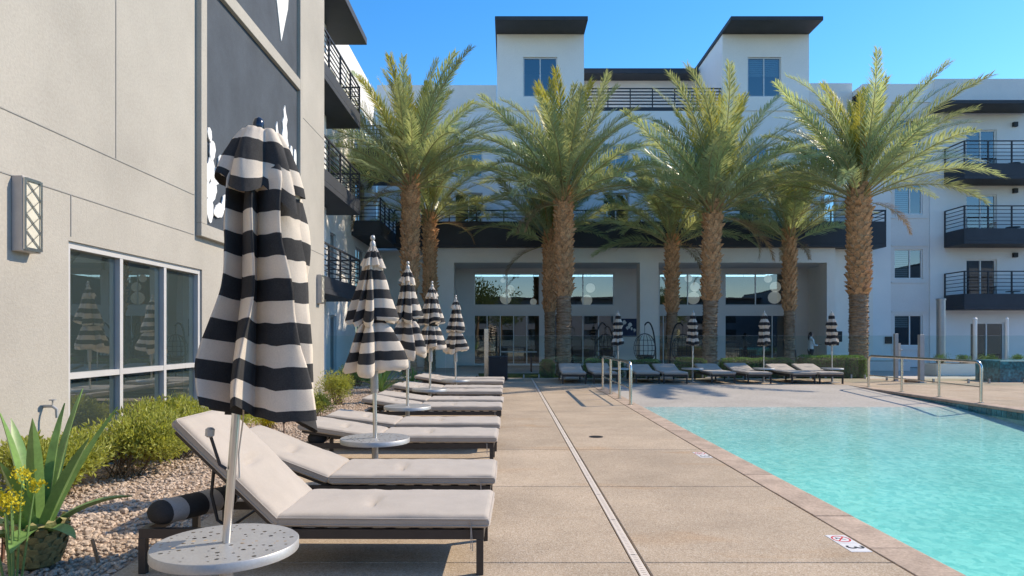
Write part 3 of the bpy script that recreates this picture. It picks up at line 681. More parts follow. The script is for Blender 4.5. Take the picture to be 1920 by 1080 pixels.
fm.box(-1.10,-1.06,-LW2+.021,LW2-.021,.2255,.2845); fm.box(1.04,1.08,-LW2+.021,LW2-.021,.2255,.2845); fm.box(-.26,-.22,-LW2+.021,LW2-.021,.23,.284)
frame_o=fm.build('frame','chaise_frame'); frame_me=frame_o.data
leg_me=MB().slab(-.022,.022,-.022,.022,0,.2245,.002).build('leg_tmp','chaise_frame').data
slat_me=MB().box(-.03,.03,-LW2+.021,LW2-.021,.262,.280).build('slat_tmp','chaise_frame').data
# backrest frame, along -x from the hinge
bm_=MB()
for s_ in (-1,1): bm_.bar((0,s_*(LW2-.03),-.012),(-.87,s_*(LW2-.03),-.012),.03,.024)
for k in range(6): bm_.bar((-.05-.16*k,-LW2+.046,-.012),(-.05-.16*k,LW2-.046,-.012),.05,.014)
bm_.bar((-.87,-LW2+.02,-.01),(-.87,LW2-.02,-.01),.03,.03)
brf_me=bm_.build('brf_tmp','chaise_frame').data
tie_me=MB().bar((1.0,-LW2-.042,.17),(1.0,-LW2-.036,.36),.012,.004).bar((1.012,-LW2-.045,.16),(1.004,-LW2-.036,.30),.012,.004).bar((.995,-LW2-.042,.31),(.995,-LW2+.03,.31),.016,.004).build('tie_tmp','cushion').data
def pillow_mesh():
    vs=[];fs=[];mi=[]; n=22; rings=[]
    L_=.62; ts=[0,.015,.04,.09,.14]+[.14+.72*i/12 for i in range(1,13)]+[.91,.96,.985,1]
    for t in ts:
        e=min(t,1-t); r=.098*(1-max(0,(.14-e)/.14)**2.4)**.5 if e<.14 else .098
        rings.append((t,max(r,.012)))
    for (t,r) in rings:
        for k in range(n):
            a=TAU*k/n; zz=math.sin(a)*r*.80; yy=L_*(t-.5)
            wr=1+.03*noise.noise((math.cos(a)*2,math.sin(a)*2,t*7))
            vs.append((math.cos(a)*r*1.12*wr,yy,zz*wr+.078))
    bands=[.14,.34,.53,.72,.90]
    for i in range(len(rings)-1):
        tm=(rings[i][0]+rings[i+1][0])/2; bi=sum(tm>b for b in bands)
        for k in range(n): fs.append((i*n+k,i*n+(k+1)%n,(i+1)*n+(k+1)%n,(i+1)*n+k)); mi.append(bi%2)
    fs.append(tuple(range(n-1,-1,-1))); mi.append(0); fs.append(tuple((len(rings)-1)*n+k for k in range(n))); mi.append(0)
    me=bpy.data.meshes.new('pillow'); me.from_pydata(vs,[],fs); me.materials.append(M['canvas_dark']); me.materials.append(M['pillow_grey'])
    me.polygons.foreach_set('material_index',mi); me.polygons.foreach_set('use_smooth',[True]*len(fs)); me.update(); return me
pil_me=pillow_mesh()
for o in [o for o in bpy.data.objects if o.name.endswith('_tmp')]+[frame_o]: bpy.data.objects.remove(o)
def piping_mesh(lx,ly,t):
    m=MB()
    for zz in (.10,.90):
        c=.03; P=[]
        for (cx,cy,a0) in ((lx-c,ly-c,0),(c,ly-c,90),(c,-ly+c,180),(lx-c,-ly+c,270)):
            for k in range(4): a=R(a0+30*k); P.append((cx+(c-.001)*math.cos(a),cy+(c-.001)*math.sin(a),t*(.26 if zz<.5 else .74)))
        P.append(P[0]); m.tube(P,.0055,5,False)
    o=m.build('pip','cushion'); me=o.data; bpy.data.objects.remove(o); me.polygons.foreach_set('use_smooth',[True]*len(me.polygons)); return me
pip_s=piping_mesh(1.36,LW2+.02,.085); pip_b=piping_mesh(.92,LW2+.02,.08)
def part(name,me,parent,loc=(0,0,0),rot=(0,0,0)):
    o=bpy.data.objects.new(name,me); col.objects.link(o); o.parent=parent; o.location=loc; o.rotation_euler=rot; return o
def lounger(x,y,rz,ang,label,group,k,pillow=None):
    t=empty('sun_lounger',(x,y,0),label,'sun lounger',group,rz)
    part('frame',frame_me,t)
    for sx in (-1.08,1.055):
        for sy in (-LW2,LW2): part('leg',leg_me,t,(sx,sy,0))
    for i in range(8): part('slat',slat_me,t,(-.12+.15*i,0,0))
    sc_=part('seat_cushion',seat_me[k%3],t,(-.24,random.uniform(-.012,.012),SEATH),(0,0,R(random.uniform(-.8,.8)))); part('piping',pip_s,sc_)
    a=R(ang)
    bf=part('backrest_frame',brf_me,t,(-.24,0,SEATH-.002),(0,a,0))
    # cushion mesh runs 0..lx in +x: turn it round the hinge
    bc=part('back_cushion',back_me[k%3],t,(-.25,0,SEATH+.002),(0,a,0)); 
    bc.rotation_euler=Euler((0,-a,PI),'XYZ'); bc.location=(-.25+math.sin(a)*.0,0,SEATH+.002)
    part('piping',pip_b,bc)
    if ang>15:
        pb=MB(); px=-.24-.60*math.cos(a); pz=SEATH-.03+.60*math.sin(a)
        for s_ in (-1,1):
            pb.tube([(px,s_*.26,pz),(px-.02,s_*.26,pz*.5+.14),(px+.02,s_*.26,.31),(px+.10,s_*.26,.262),(px+.30,s_*.26,.262)],.011,7)
        pb.tube([(px+.10,-.26,.262),(px+.10,.26,.262)],.010,7)
        pb.build('backrest_prop','black_metal',t)
    part('tie',tie_me,t)
    return t
def pillow(x,y,z,rz,label):
    o=bpy.data.objects.new('bolster_pillow',pil_me); col.objects.link(o); o.location=(x,y,z); o.rotation_euler=(0,0,rz)
    return tag(o,label,'pillow','striped bolster pillows')
GL='loungers along the gravel bed'
lx=-1.22
ord_=['nearest','second','third','fourth','fifth','sixth','seventh','eighth','ninth','tenth']
angs=[44,21,9,7,9,7,9,6,9,7]; lys=[4.68,5.93,8.14,9.28,11.43,12.58,14.48,15.55,17.70,18.75]
for i in range(10):
    lab={0:'nearest grey cushioned lounger with steeply raised backrest beside the big umbrella',
         1:'second lounger from the camera, backrest half raised, right behind the nearest one',
         2:'third lounger from the camera, nearly flat, behind the second round table'}.get(i,f'{ord_[i]} grey cushioned lounger from the camera in the row beside the gravel bed')
    lounger(lx+random.uniform(-.02,.02),lys[i],R(random.uniform(-.8,.8)),angs[i],lab,GL,i)
pillow(-2.12,4.62,.285,R(-30),'striped bolster lying on the bare head frame of the nearest lounger')
pillow(-2.22,8.14,.245,R(3),'dark striped bolster poking out under the head of the third lounger')
GF='loungers in the far row before the hedge'
fx=[2.13,3.10,4.50,5.37,6.88,7.95,9.33,10.26]
fl=['leftmost lounger of the far row, beside the black bin','second lounger from the left in the far row, behind the left handrail','third lounger from the left in the far row','fourth lounger from the left in the far row, left of its second umbrella',
    'fifth lounger from the left in the far row, right of its second umbrella','sixth lounger from the left in the far row, left of its third umbrella','seventh lounger from the left in the far row, right of its third umbrella','rightmost lounger of the far row below the last umbrella']
for i,x in enumerate(fx):
    lounger(x,22.72+random.uniform(-.08,.08),R(-90+random.uniform(-3,3)),8+random.uniform(0,6),fl[i],GF,i)
# ================================================================ UMBRELLAS AND TABLES
def canopy(rings,nl,seg,seed,swirl=.35,p=.8,ovx=1.,ovy=1.,hem=.0,hemphase=0):
    """rings: (arc length, z, inner radius, outer radius). Returns verts, faces, band index"""
    rn=random.Random(seed); amp=[rn.uniform(.72,1.12) for _ in range(nl)]; sh=[rn.uniform(-.2,.2) for _ in range(nl)]; hz=[rn.uniform(-.6,1) for _ in range(nl)]; qq=[rn.uniform(1.05,1.9) for _ in range(nl)]; kk=[rn.uniform(.65,1.5) for _ in range(nl)]
    n=nl*seg; vs=[];fs=[];bi=[]
    for (t,z,r0,r1) in rings:
        for k in range(n):
            li=k//seg; u=(k%seg)/seg; s_=1-abs(1-2*u**kk[li])**qq[li]
            a0=TAU*(k+sh[li]*seg*math.sin(PI*u))/n
            th=a0+swirl*s_*(r1-r0)/max(r1,.01)*1.2+.55*noise.noise((z*1.6,seed,li*.7))*s_
            r=r0+(r1-r0)*s_*amp[li]*(1+.22*noise.noise((z*2.5,li*3.3+seed,u)))+.007*noise.noise((a0*5+seed,z*4,1.7))+.004*noise.noise((a0*11,z*11+a0*4,seed*1.3))
            zz=z-hem*hz[li]*s_*(t/rings[-1][0])**3 - .012*noise.noise((math.cos(th)*3,math.sin(th)*3,z*2+seed))
            vs.append((r*math.cos(th)*ovx,r*math.sin(th)*ovy,zz))
    for i in range(len(rings)-1):
        for k in range(n): fs.append((i*n+k,i*n+(k+1)%n,(i+1)*n+(k+1)%n,(i+1)*n+k))
    return vs,fs,n
def interp(prof,t):
    for a,b in zip(prof,prof[1:]):
        if t<=b[0]:
            u=(t-a[0])/(b[0]-a[0]) if b[0]>a[0] else 0
            u2=u
            return tuple(a[i]+(b[i]-a[i])*u2 for i in range(1,len(a)))
    return prof[-1][1:]
BAND=.105
def striped(name,prof,t0,t1,nl,seg,seed,parent,first_dark=True,sub=3,matd='canvas_dark',matl='canvas_light',bands=None,**kw):
    """prof: (t, z, r_in, r_out)"""
    ts=[t0]; mi=[]; k=0; edges=[]
    if bands: edges=bands
    else:
        e=t0
        while e<t1-.02: e=min(e+BAND,t1); edges.append(e)
    prev=t0
    for b,e in enumerate(edges):
        for q in range(sub): ts.append(prev+(e-prev)*(q+1)/sub); mi.append((b+(0 if first_dark else 1))%2)
        prev=e
    rings=[(t,)+interp(prof,t) for t in ts]
    vs,fs,n=canopy(rings,nl,seg,seed,**kw)
    idx=[m for m in mi for _ in range(n)]
    o=mobj(name,vs,fs,[matd,matl],parent,None,True,idx)
    return o
def table(x,y,label,group,detail=True,z=.47):
    t=empty('umbrella_table',(x,y,0),label,'side table',group)
    r=.345
    # perforated top: random round and slot holes cut out of the disc
    rn=random.Random(int(abs(x*100)+y*10)); pts=[];edges=[];nout=72
    for k in range(nout): pts.append(Vector((r*math.cos(TAU*k/nout),r*math.sin(TAU*k/nout))))
    edges=[(k,(k+1)%nout) for k in range(nout)]; holes=[]
    if detail:
        tries=0
        while len(holes)<85 and tries<4000:
            tries+=1; a=rn.uniform(0,TAU); q=r*.93*math.sqrt(rn.random()); c=Vector((q*math.cos(a),q*math.sin(a)))
            hr=rn.choice((.0055,.008,.0115))
            if q<.05 or any((c-h[0]).length<h[1]+hr+.016 for h in holes): continue
            holes.append((c,hr)); n0=len(pts); 
            for k in range(8): pts.append(c+Vector((hr*math.cos(TAU*k/8),hr*math.sin(TAU*k/8))))
            edges+=[(n0+k,n0+(k+1)%8) for k in range(8)]
    v2,e2,f2,*_=delaunay_2d_cdt(pts,edges,[],0,1e-6)
    fs=[]
    for f in f2:
        c=sum((v2[i] for i in f),Vector((0,0)))/len(f)
        if c.length>r or any((c-h[0]).length<h[1]*.9 for h in holes): continue
        fs.append(tuple(f))
    mobj('table_top',[(v.x,v.y,z) for v in v2],fs,'table_metal',t)
    rim=MB(); rim.lathe([(r,z+.0005),(r+.004,z-.003),(r+.004,z-.045),(r-.004,z-.045),(r-.004,z-.003)],72)
    rim.f=rim.f[:-2]; rim.mi=rim.mi[:-2]
    smooth_angle(rim.build('table_rim','table_metal',t),50)
    smooth_angle(MB().lathe([(.033,.02),(.033,z-.012),(.05,z-.012),(.05,z-.002)],18).build('table_stem','table_metal',t),50)
    smooth_angle(MB().lathe([(.26,0),(.26,.012),(.06,.022),(.04,.03)],32).build('base_plate','table_metal',t),40)
    return t
def umbrella(x,y,label,group,kind,seed,lean=(0,0),top=2.48,tz=.47):
    t=empty('patio_umbrella',(x,y,tz),label,'umbrella',group); t.rotation_euler=(lean[1],lean[0],seed*1.3 if kind!='big' else 0)
    H=top-tz; q=lambda z:z-tz
    pm='brushed_steel'
    smooth_angle(MB().tube([(0,0,.001),(0,0,H-.02)],.021 if kind!='far' else .019,16).build('pole',pm,t),50)
    if kind=='big':
        prof=[(0,q(2.50),.035,.05),(.10,q(2.43),.06,.13),(.25,q(2.28),.075,.20),(.45,q(2.08),.07,.235),(.8,q(1.72),.075,.268),(1.1,q(1.42),.08,.298),(1.32,q(1.20),.10,.325),(1.42,q(1.12),.10,.335)]
        cn=striped('canopy',prof,.10,1.42,8,20,seed,t,first_dark=True,sub=6,swirl=.6,p=.85,hem=.14,ovx=.95,ovy=.95); cn.location=(.17,0,0); cn.rotation_euler=(0,R(-4),0)
        cap=[(0,q(2.548),.03,.035),(.05,q(2.54),.075,.095),(.13,q(2.47),.105,.15),(.22,q(2.38),.13,.20),(.30,q(2.30),.15,.235),(.36,q(2.245),.16,.255)]
        vc=striped('vent_cap',cap,0,.36,6,16,seed+5,t,first_dark=False,bands=[.13,.235,.31,.36],sub=5,swirl=.4,p=.7,hem=.14); vc.location=(.02,0,0)
        smooth_angle(MB().lathe([(.024,q(2.54)),(.028,q(2.555)),(.028,q(2.578)),(.022,q(2.598)),(.010,q(2.608)),(.001,q(2.61))],16).build('finial','finial',t),60)
        # crank with a knob, and a loose cord
        MB().tube([(-.02,-.02,q(.84)),(-.05,-.03,q(.86)),(-.10,-.045,q(1.00))],.008,7).build('crank_arm','chaise_frame',t)
        smooth_angle(MB().lathe([(.012,0),(.022,.008),(.022,.04),(.012,.048)],12,(-.105,-.045,q(.995))).build('crank_knob','table_metal',t),50)
        MB().tube([(.03,-.01,q(1.30)),(.045,-.02,q(1.10)),(.035,-.02,q(.92)),(.05,-.025,q(.80))],.004,5).build('cord','canvas_light',t)
    elif kind=='tied':
        k=top-2.48
        up_=[(0,q(2.44+k),.03,.045),(.2,q(2.25+k),.045,.105),(.45,q(2.02+k),.06,.175),(.66,q(1.83+k),.08,.245),(.76,q(1.745+k),.10,.275),(.80,q(1.715+k),.09,.25)]
        striped('canopy',up_,.02,.80,6,14,seed,t,first_dark=True,sub=4,swirl=.75,p=.75,hem=.09,bands=[.125,.23,.335,.44,.545,.65,.755,.80])
        sk=[(0,q(1.76+k),.05,.10),(.06,q(1.72+k),.05,.115),(.16,q(1.63+k),.09,.20),(.35,q(1.46+k),.13,.28),(.52,q(1.31+k),.15,.345),(.60,q(1.24+k),.16,.355),(.63,q(1.215+k),.15,.32)]
        striped('canopy_skirt',sk,0,.63,6,14,seed+3,t,first_dark=True,sub=4,swirl=.6,p=.7,hem=.12,bands=[.10,.20,.305,.41,.515,.63])
        smooth_angle(MB().lathe([(.105,q(1.715+k)),(.122,q(1.722+k)),(.122,q(1.755+k)),(.105,q(1.762+k))],16).build('tie_strap','canvas_dark',t),50)
        cap=[(0,q(2.465+k),.022,.03),(.12,q(2.37+k),.06,.09),(.24,q(2.26+k),.085,.14)]
        striped('vent_cap',cap,0,.24,8,10,seed+7,t,first_dark=False,bands=[.07,.15,.24],sub=3,hem=.05)
        smooth_angle(MB().lathe([(.025,q(2.455+k)),(.03,q(2.48+k)),(.024,q(2.51+k)),(.012,q(2.525+k)),(.026,q(2.545+k)),(.018,q(2.575+k)),(.001,q(2.58+k))],14).build('finial','table_metal',t),60)
        smooth_angle(MB().lathe([(.034,q(.98+k)),(.040,q(1.0+k)),(.040,q(1.20+k)),(.03,q(1.25+k))],14).build('crank_housing','table_metal',t),50)
    else:
        k=top-2.32
        pr=[(0,q(2.26+k),.02,.03)]; z=2.26; tt=0; base=.05
        # straps every second band make puffs down the length
        pf=[(2.26,.04),(2.12,.115),(2.06,.10),(1.94,.165),(1.84,.205),(1.76,.15),(1.66,.175),(1.58,.20),(1.50,.16),(1.40,.205),(1.28,.245),(1.20,.235)]
        prof=[]; tacc=0; lz=None
        for (z,r) in pf:
            if lz is not None: tacc+=lz-z
            prof.append((tacc,q(z+k),r*.45,r)); lz=z
        striped('canopy',prof,0,tacc,8,6,seed,t,first_dark=False,sub=3,swirl=.4,hem=.05,bands=[.10+.106*i for i in range(10)]+[tacc])
        smooth_angle(MB().lathe([(.02,q(2.25+k)),(.024,q(2.28+k)),(.02,q(2.31+k)),(.001,q(2.33+k))],10).build('finial','table_metal',t),60)
        MB().lathe([(.03,q(1.0+k)),(.03,q(1.18+k))],10).build('crank_housing','table_metal',t)
    return t
GT='round tables on the lounger row'; GU='closed striped umbrellas along the lounger row'
TY=[3.42,6.95,10.15,13.5,16.4]; TX=[-1.41,-1.35,-1.49,-1.54,-1.25]
tl=['nearest round perforated grey table under the big umbrella','second round grey table from the camera in front of the third lounger','third round grey table from the camera, along the lounger row','fourth round grey table from the camera, along the lounger row','farthest round grey table of the lounger row near the black bin']
for i in range(5): table(TX[i],TY[i],tl[i],GT,detail=i<2)
umbrella(TX[0],TY[0],'large nearest black and cream striped umbrella, closed but untied','closed striped umbrellas along the lounger row','big',2,lean=(R(4.2),R(-.5)),top=2.56)
ul=['second striped umbrella from the camera, tied at the waist','third striped umbrella from the camera, tied at the waist','fourth striped umbrella from the camera, tied at the waist','farthest striped umbrella of the lounger row, standing apart, tied at the waist']
tops=[2.43,2.52,2.50,2.40]
for i in range(4): umbrella(TX[i+1],TY[i+1],ul[i],GU,'tied',3+i,lean=(R((.8,.4,1.2,.3)[i]),0),top=tops[i])
GFU='closed striped umbrellas in the far row'; GFT='round tables in the far row'
fu=[3.62,6.05,8.38,10.62]; fo_=['leftmost','second from left','third from left','rightmost']
for i,x in enumerate(fu):
    table(x,22.35,f'{fo_[i]} small round table in the far lounger row',GFT,detail=False)
    umbrella(x,22.35,f'{fo_[i]} slim closed striped umbrella in the far row before the hedge',GFU,'far',11+i,lean=(R(random.uniform(-1,1)),R(random.uniform(-1,1))),top=2.34)
# ================================================================ PALMS
def frond_mesh(name,L_,bend,seed,young=False):
    rn=random.Random(seed); n=20; pts=[];ang=0; p=Vector((0,0,0)); pts.append(p.copy())
    dirs=[]
    for i in range(n):
        t=i/n; a=-bend*(t**1.5); d=Vector((math.cos(a),.03*math.sin(t*3+seed),math.sin(a))).normalized(); dirs.append(d); p=p+d*L_/n; pts.append(p.copy())
    dirs.append(dirs[-1])
    m=MB(); m.cur=1; m.tube(pts,[.040*(1-.93*(i/n)**.8)+.002 for i in range(n+1)],5)
    m.cur=0; nl=96
    for k in range(nl):
        t=.17+.83*(k+rn.random()*.5)/nl; f=t*n; i=min(int(f),n-1); c=pts[i].lerp(pts[i+1],f-i); d=dirs[i]
        up=Vector((-d.z,0,d.x)); sd=Vector((0,1,0))
        ln=.74*(min(1,(t-.12)/.2)**.7)*(1-.62*max(0,(t-.45)/.55)**1.5)*rn.uniform(.85,1.12)
        for s_ in (-1,1):
            fw=R(34+20*(1-t)+rn.uniform(-8,8)); vv=R(rn.choice((28,48,8))+rn.uniform(-10,10))
            ld=(d*math.cos(fw)*1.0+(sd*s_*math.cos(vv)+up*math.sin(vv))*math.sin(fw)).normalized()
            wv_=ld.cross(up).normalized()*(.017)
            tipd=(ld*.94+Vector((0,0,-.28))).normalized(); mid=c+ld*ln*.5; tip=mid+tipd*ln*.5
            k0=len(m.v); m.add([c-wv_*.6,c+wv_*.6,mid+wv_,mid-wv_,tip],[(0,1,2,3),(3,2,4)])
    me=bpy.data.meshes.new(name); me.from_pydata(m.v,[],m.f); me.materials.append(M['frond_young' if young else 'frond']); me.materials.append(M['rachis'])
    me.polygons.foreach_set('material_index',m.mi); me.update(); return me
FR_old=[frond_mesh('frond',5.2,R(b),s) for s,b in ((1,66),(2,54),(3,78))]
FR_mid=[frond_mesh('frond',5.5,R(b),s) for s,b in ((4,50),(5,38),(6,58))]
FR_dead=[frond_mesh('dead_frond',4.4,R(b),s) for s,b in ((9,70),(10,95))]
for m_ in FR_dead: m_.materials[0]=M['frond_dead']
FR_yng=[frond_mesh('frond',4.8,R(b),s,True) for s,b in ((7,18),(8,26))]
def palm(x,y,ht,r,label,seed,size=1.,nf=54,lean=(0,0)):
    rn=random.Random(seed); t=empty('palm_tree',(x,y,-.02),label,'palm tree','date palms in two rows before the lobby')
    zb=ht*.44                     # boots have been trimmed off below this
    def ax(z): return Vector((lean[0]*(z/ht)**1.5,lean[1]*(z/ht)**1.5,z))
    tr_=MB(); n=int(ht/.12); prof=[]
    pts=[];rs_=[]
    for i in range(n+1):
        z=ht*i/n; 
        rr=r*(.78+.10*max(0,1-z/.6)) if z<zb else r*(.80+.10*min(1,(z-zb)/.5))
        if z>ht-.5: rr*=1-.35*(z-ht+.5)/.5
        pts.append(ax(z)); rs_.append(rr*(1+(.045 if i%2 else -.03)))
    tr_.tube(pts,rs_,18); 
    mi=[1 if (f[0]//18)*ht/n>=zb else 0 for f in tr_.f]; tr_.mi=mi
    smooth_angle(tr_.build('trunk',['bark_lo','bark_hi'],t),60)
    # cut leaf bases: overlapping wedge scales in spirals
    sc=MB(); z=zb-.05; row=0
    while z<ht-.02:
        m_=9
        rr=r*.88*(1-.30*max(0,(z-ht+.5)/.5))
        for k in range(m_):
            a=TAU*(k+.5*(row%2))/m_+rn.uniform(-.09,.09); c=ax(z); e=Vector((math.cos(a),math.sin(a),0)); s_=Vector((-math.sin(a),math.cos(a),0))
            h=rn.uniform(.18,.30)*(1.25 if rn.random()<.08 else 1); wd=r*rn.uniform(.30,.40); o=rn.uniform(.07,.15)*(1+ .6*(rn.random()<.1))
            b0=c+e*(rr*.86); tp=c+e*(rr+o)+Vector((0,0,h)); ti=c+e*(rr*.93)+Vector((0,0,h*.98))
            sc.add([b0-s_*wd,b0+s_*wd,tp+s_*wd*.55,tp-s_*wd*.55,ti+s_*wd*.5,ti-s_*wd*.5],[(0,1,2,3),(3,2,4,5),(1,4,2),(0,3,5)])
        z+=.17*rn.uniform(.9,1.1); row+=1
    so_=sc.build('leaf_bases','bark_hi',t); tag(so_,kind='stuff')
    # ragged ring scars below
    rg=MB(); z=.12
    while z<zb:
        m_=12
        for k in range(m_):
            if rn.random()<.25: continue
            a=TAU*k/m_+rn.uniform(-.2,.2); rr=r*.80; c=ax(z+rn.uniform(-.03,.03)); e=Vector((math.cos(a),math.sin(a),0)); s_=Vector((-math.sin(a),math.cos(a),0)); wd=r*rn.uniform(.2,.34)
            b0=c+e*rr*.94; tp=c+e*(rr+rn.uniform(.015,.04))+Vector((0,0,.045)); ti=c+e*rr*.95+Vector((0,0,.07))
            rg.add([b0-s_*wd,b0+s_*wd,tp+s_*wd*.8,tp-s_*wd*.8,ti+s_*wd*.7,ti-s_*wd*.7],[(0,1,2,3),(3,2,4,5)])
        z+=.11
    tag(rg.build('trunk_scars','bark_lo',t),kind='stuff')
    for i in range(nf):
        u=i/(nf-1); az=i*2.39996+rn.uniform(-.25,.25)
        el=R(87-64*u**.92+rn.uniform(-7,7)); zz=ht-.05-.45*u
        if u<.2: me=rn.choice(FR_yng); s_=size*rn.uniform(.78,.98)
        elif u<.62: me=rn.choice(FR_mid); s_=size*rn.uniform(.78,1.08)
        else: me=rn.choice(FR_old); s_=size*rn.uniform(.82,1.0)
        o=bpy.data.objects.new('frond',me); col.objects.link(o); o.parent=t
        c=ax(zz)+Vector((math.cos(az),math.sin(az),0))*r*.35*min(1,u+.2); o.location=c
        o.rotation_euler=(Matrix.Rotation(az,3,'Z')@Matrix.Rotation(-el,3,'Y')@Matrix.Rotation(rn.uniform(-.9,.9),3,'X')).to_euler(); o.scale=(s_,s_,s_)
    for i in range(2):
        az=rn.uniform(0,TAU); el=R(rn.uniform(-18,16)); o=bpy.data.objects.new('dead_frond',rn.choice(FR_dead)); col.objects.link(o); o.parent=t; sz=size*rn.uniform(.5,.75)
        o.location=ax(ht-.5)+Vector((math.cos(az),math.sin(az),0))*r*.5; o.rotation_euler=(Matrix.Rotation(az,3,'Z')@Matrix.Rotation(-el,3,'Y')).to_euler(); o.scale=(sz,sz,sz)
    for i in range(2):
        az=rn.uniform(PI,TAU); fsb=MB()
        for k in range(9):
            a=az+rn.uniform(-.25,.25); fsb.tube([ax(ht-.1),ax(ht+.6)+Vector((math.cos(a)*.35,math.sin(a)*.35,.5)),ax(ht+.9)+Vector((math.cos(a)*.75,math.sin(a)*.75,.75+rn.uniform(-.2,.2)))],[.012,.012,.02],4)
        fsb.build('fruit_stalk','fruit_stalk',t)
    return t
def X(u,y): return (u-952)/1280*y
palm(X(768,26.8),26.8,7.75,.34,'front row palm tree at the far left beside the balconies',1,.98,62,(.05,0))
palm(X(1057,26.8),26.8,7.15,.35,'front row palm, second from the left, with a shorter palm close behind its trunk',2,1.0,66)
palm(X(1330,26.8),26.8,6.75,.34,'front row palm, third from the left, with a ragged collar on its trunk',3,1.0,66,(.15,0))
palm(X(1610,26.4),26.4,7.25,.42,'front row palm at the far right with the thickest trunk',4,.95,60)
palm(X(806,29.9),29.9,6.9,.28,'back row palm at the far left, half hidden by the front palm',5,.82,36)
palm(X(1031,29.9),29.9,6.0,.28,'back row palm, second from left, trunk touching the front palm in view',6,.80,34)
palm(X(1260,29.9),29.9,5.95,.27,'back row palm with slim trunk left of the ragged front palm',7,.80,36)
palm(X(1480,29.9),29.9,6.1,.27,'back row palm with slim trunk, farthest right of the back row',8,.80,36)
# ================================================================ PLANTS
def bush(x,y,rx,ry_,h,label,seed,n=5200,leaf=.055,mat='bush_leaf',group='round shrubs by the cream wall',cat='shrub',name='shrub'):
    t=empty(name,(x,y,-.02),label,cat,group); rn=random.Random(seed)
    lob=[(Vector((rn.uniform(-.55,.55)*rx,rn.uniform(-.55,.55)*ry_,h*rn.uniform(.35,.66))),rn.uniform(.38,.62)) for _ in range(11)]
    def fn(r_):
        c,s_=r_.choice(lob); d=Vector((r_.gauss(0,1),r_.gauss(0,1),r_.gauss(0,1))).normalized(); q=r_.random()**.42
        p=c+Vector((d.x*rx*s_,d.y*ry_*s_,d.z*h*.52*s_))*q*(1+.35*noise.noise(d*2.3+c*5))
        p.z=max(.01,p.z); return p,d
    leafcloud('foliage',n,fn,leaf,mat,t,seed,.34,.55)
    sb=MB()
    for k in range(26):
        c,s_=rn.choice(lob); a=rn.uniform(0,TAU); b0=Vector((rn.uniform(-.16,.16),rn.uniform(-.16,.16),0)); e=c+Vector((math.cos(a)*rx*s_*.6,math.sin(a)*ry_*s_*.6,h*.25))
        sb.tube([b0,b0.lerp(e,.5)+Vector((0,0,.05)),e],[.008,.006,.003],4)
    sb.build('stems','twig',t); return t
bush(-4.08,8.5,.56,.70,.86,'tallest green shrub under the middle of the wide window',1,11000,.06)
bush(-4.12,7.35,.56,.68,.78,'shrub below the left jamb of the wide window, behind the spiky plant',2,10000,.06)
bush(-4.30,6.45,.45,.55,.66,'low shrub against the blank cream wall left of the window',3,8000,.06)
bush(-4.15,10.1,.45,.55,.62,'shrub by the right end of the wide window behind the raised backrest',4,4000)
bush(-3.80,15.2,.42,.45,.82,'rounded shrub near the far corner of the cream wall',5,4200,.05)
bush(-3.62,12.6,.40,.50,.52,'low spreading shrub right of the big umbrella',6,3800,.05)
bush(-3.95,11.3,.26,.28,.36,'small yellow-green plant beside the path light',7,1500,.05,'yellow_flower')
bush(-4.6,20.8,.55,.9,.75,'dark shrub behind the glass fence at the left wing',8,3000,.06,'hedge_leaf')
bush(-4.3,22.9,.5,.7,.7,'leafy shrub at the left end of the glass fence',9,3000,.06,'hedge_leaf')
def hedge(x0,x1,y0,y1,h,label,seed):
    o_=((x0+x1)/2,(y0+y1)/2,-.02); t=empty('hedge',o_,label,'hedge','clipped hedges behind the far loungers')
    a,b=(x1-x0)/2,(y1-y0)/2
    MB().slab(-a+.06,a-.06,-b+.06,b-.06,0,h-.06,.08).build('hedge_core','twig',t)
    def fn(r_):
        f=r_.random(); u=r_.uniform(-1,1); v=r_.uniform(-1,1)
        if f<.45: p=Vector((u*a,-b,(v+1)/2*h)); n=Vector((0,-1,0))
        elif f<.75: p=Vector((u*a,v*b,h)); n=Vector((0,0,1))
        elif f<.83: p=Vector((-a,u*b,(v+1)/2*h)); n=Vector((-1,0,0))
        elif f<.91: p=Vector((a,u*b,(v+1)/2*h)); n=Vector((1,0,0))
        else: p=Vector((u*a,b,(v+1)/2*h)); n=Vector((0,1,0))
        # round the corners, wobble the faces
        for i,l in ((0,a),(1,b)):
            p[i]-= .10*(p[i]/l)*max(0,(p.z-h+.16)/.16)**2
        p-=n*(.07*r_.random()**2)-n*.05*noise.noise(p*2.2+Vector((seed,0,0))); return p,n
    leafcloud('foliage',int(2600*max(1,(x1-x0))),fn,.05,'hedge_leaf',t,seed,.5,.3); return t
hedge(X(1012,25.3),X(1040,25.3),25.1,25.7,.62,'short hedge stub left of the second front palm',1)
hedge(X(1095,25.3),X(1168,25.3),25.0,25.6,.66,'hedge behind the left handrail',2)
hedge(X(1176,25.3),X(1238,25.3),25.0,25.6,.64,'hedge between the handrail and the second far umbrella',3)
hedge(X(1264,25.3),X(1322,25.3),25.0,25.6,.70,'short hedge at the foot of the ragged-collar palm',4)
hedge(X(1350,25.3),X(1482,25.3),25.0,25.6,.70,'longest clipped hedge left of the back row palm on the right',5)
hedge(X(1496,25.2),X(1614,25.2),24.7,25.5,.80,'tall hedge at the right end beside the thick palm trunk',6)
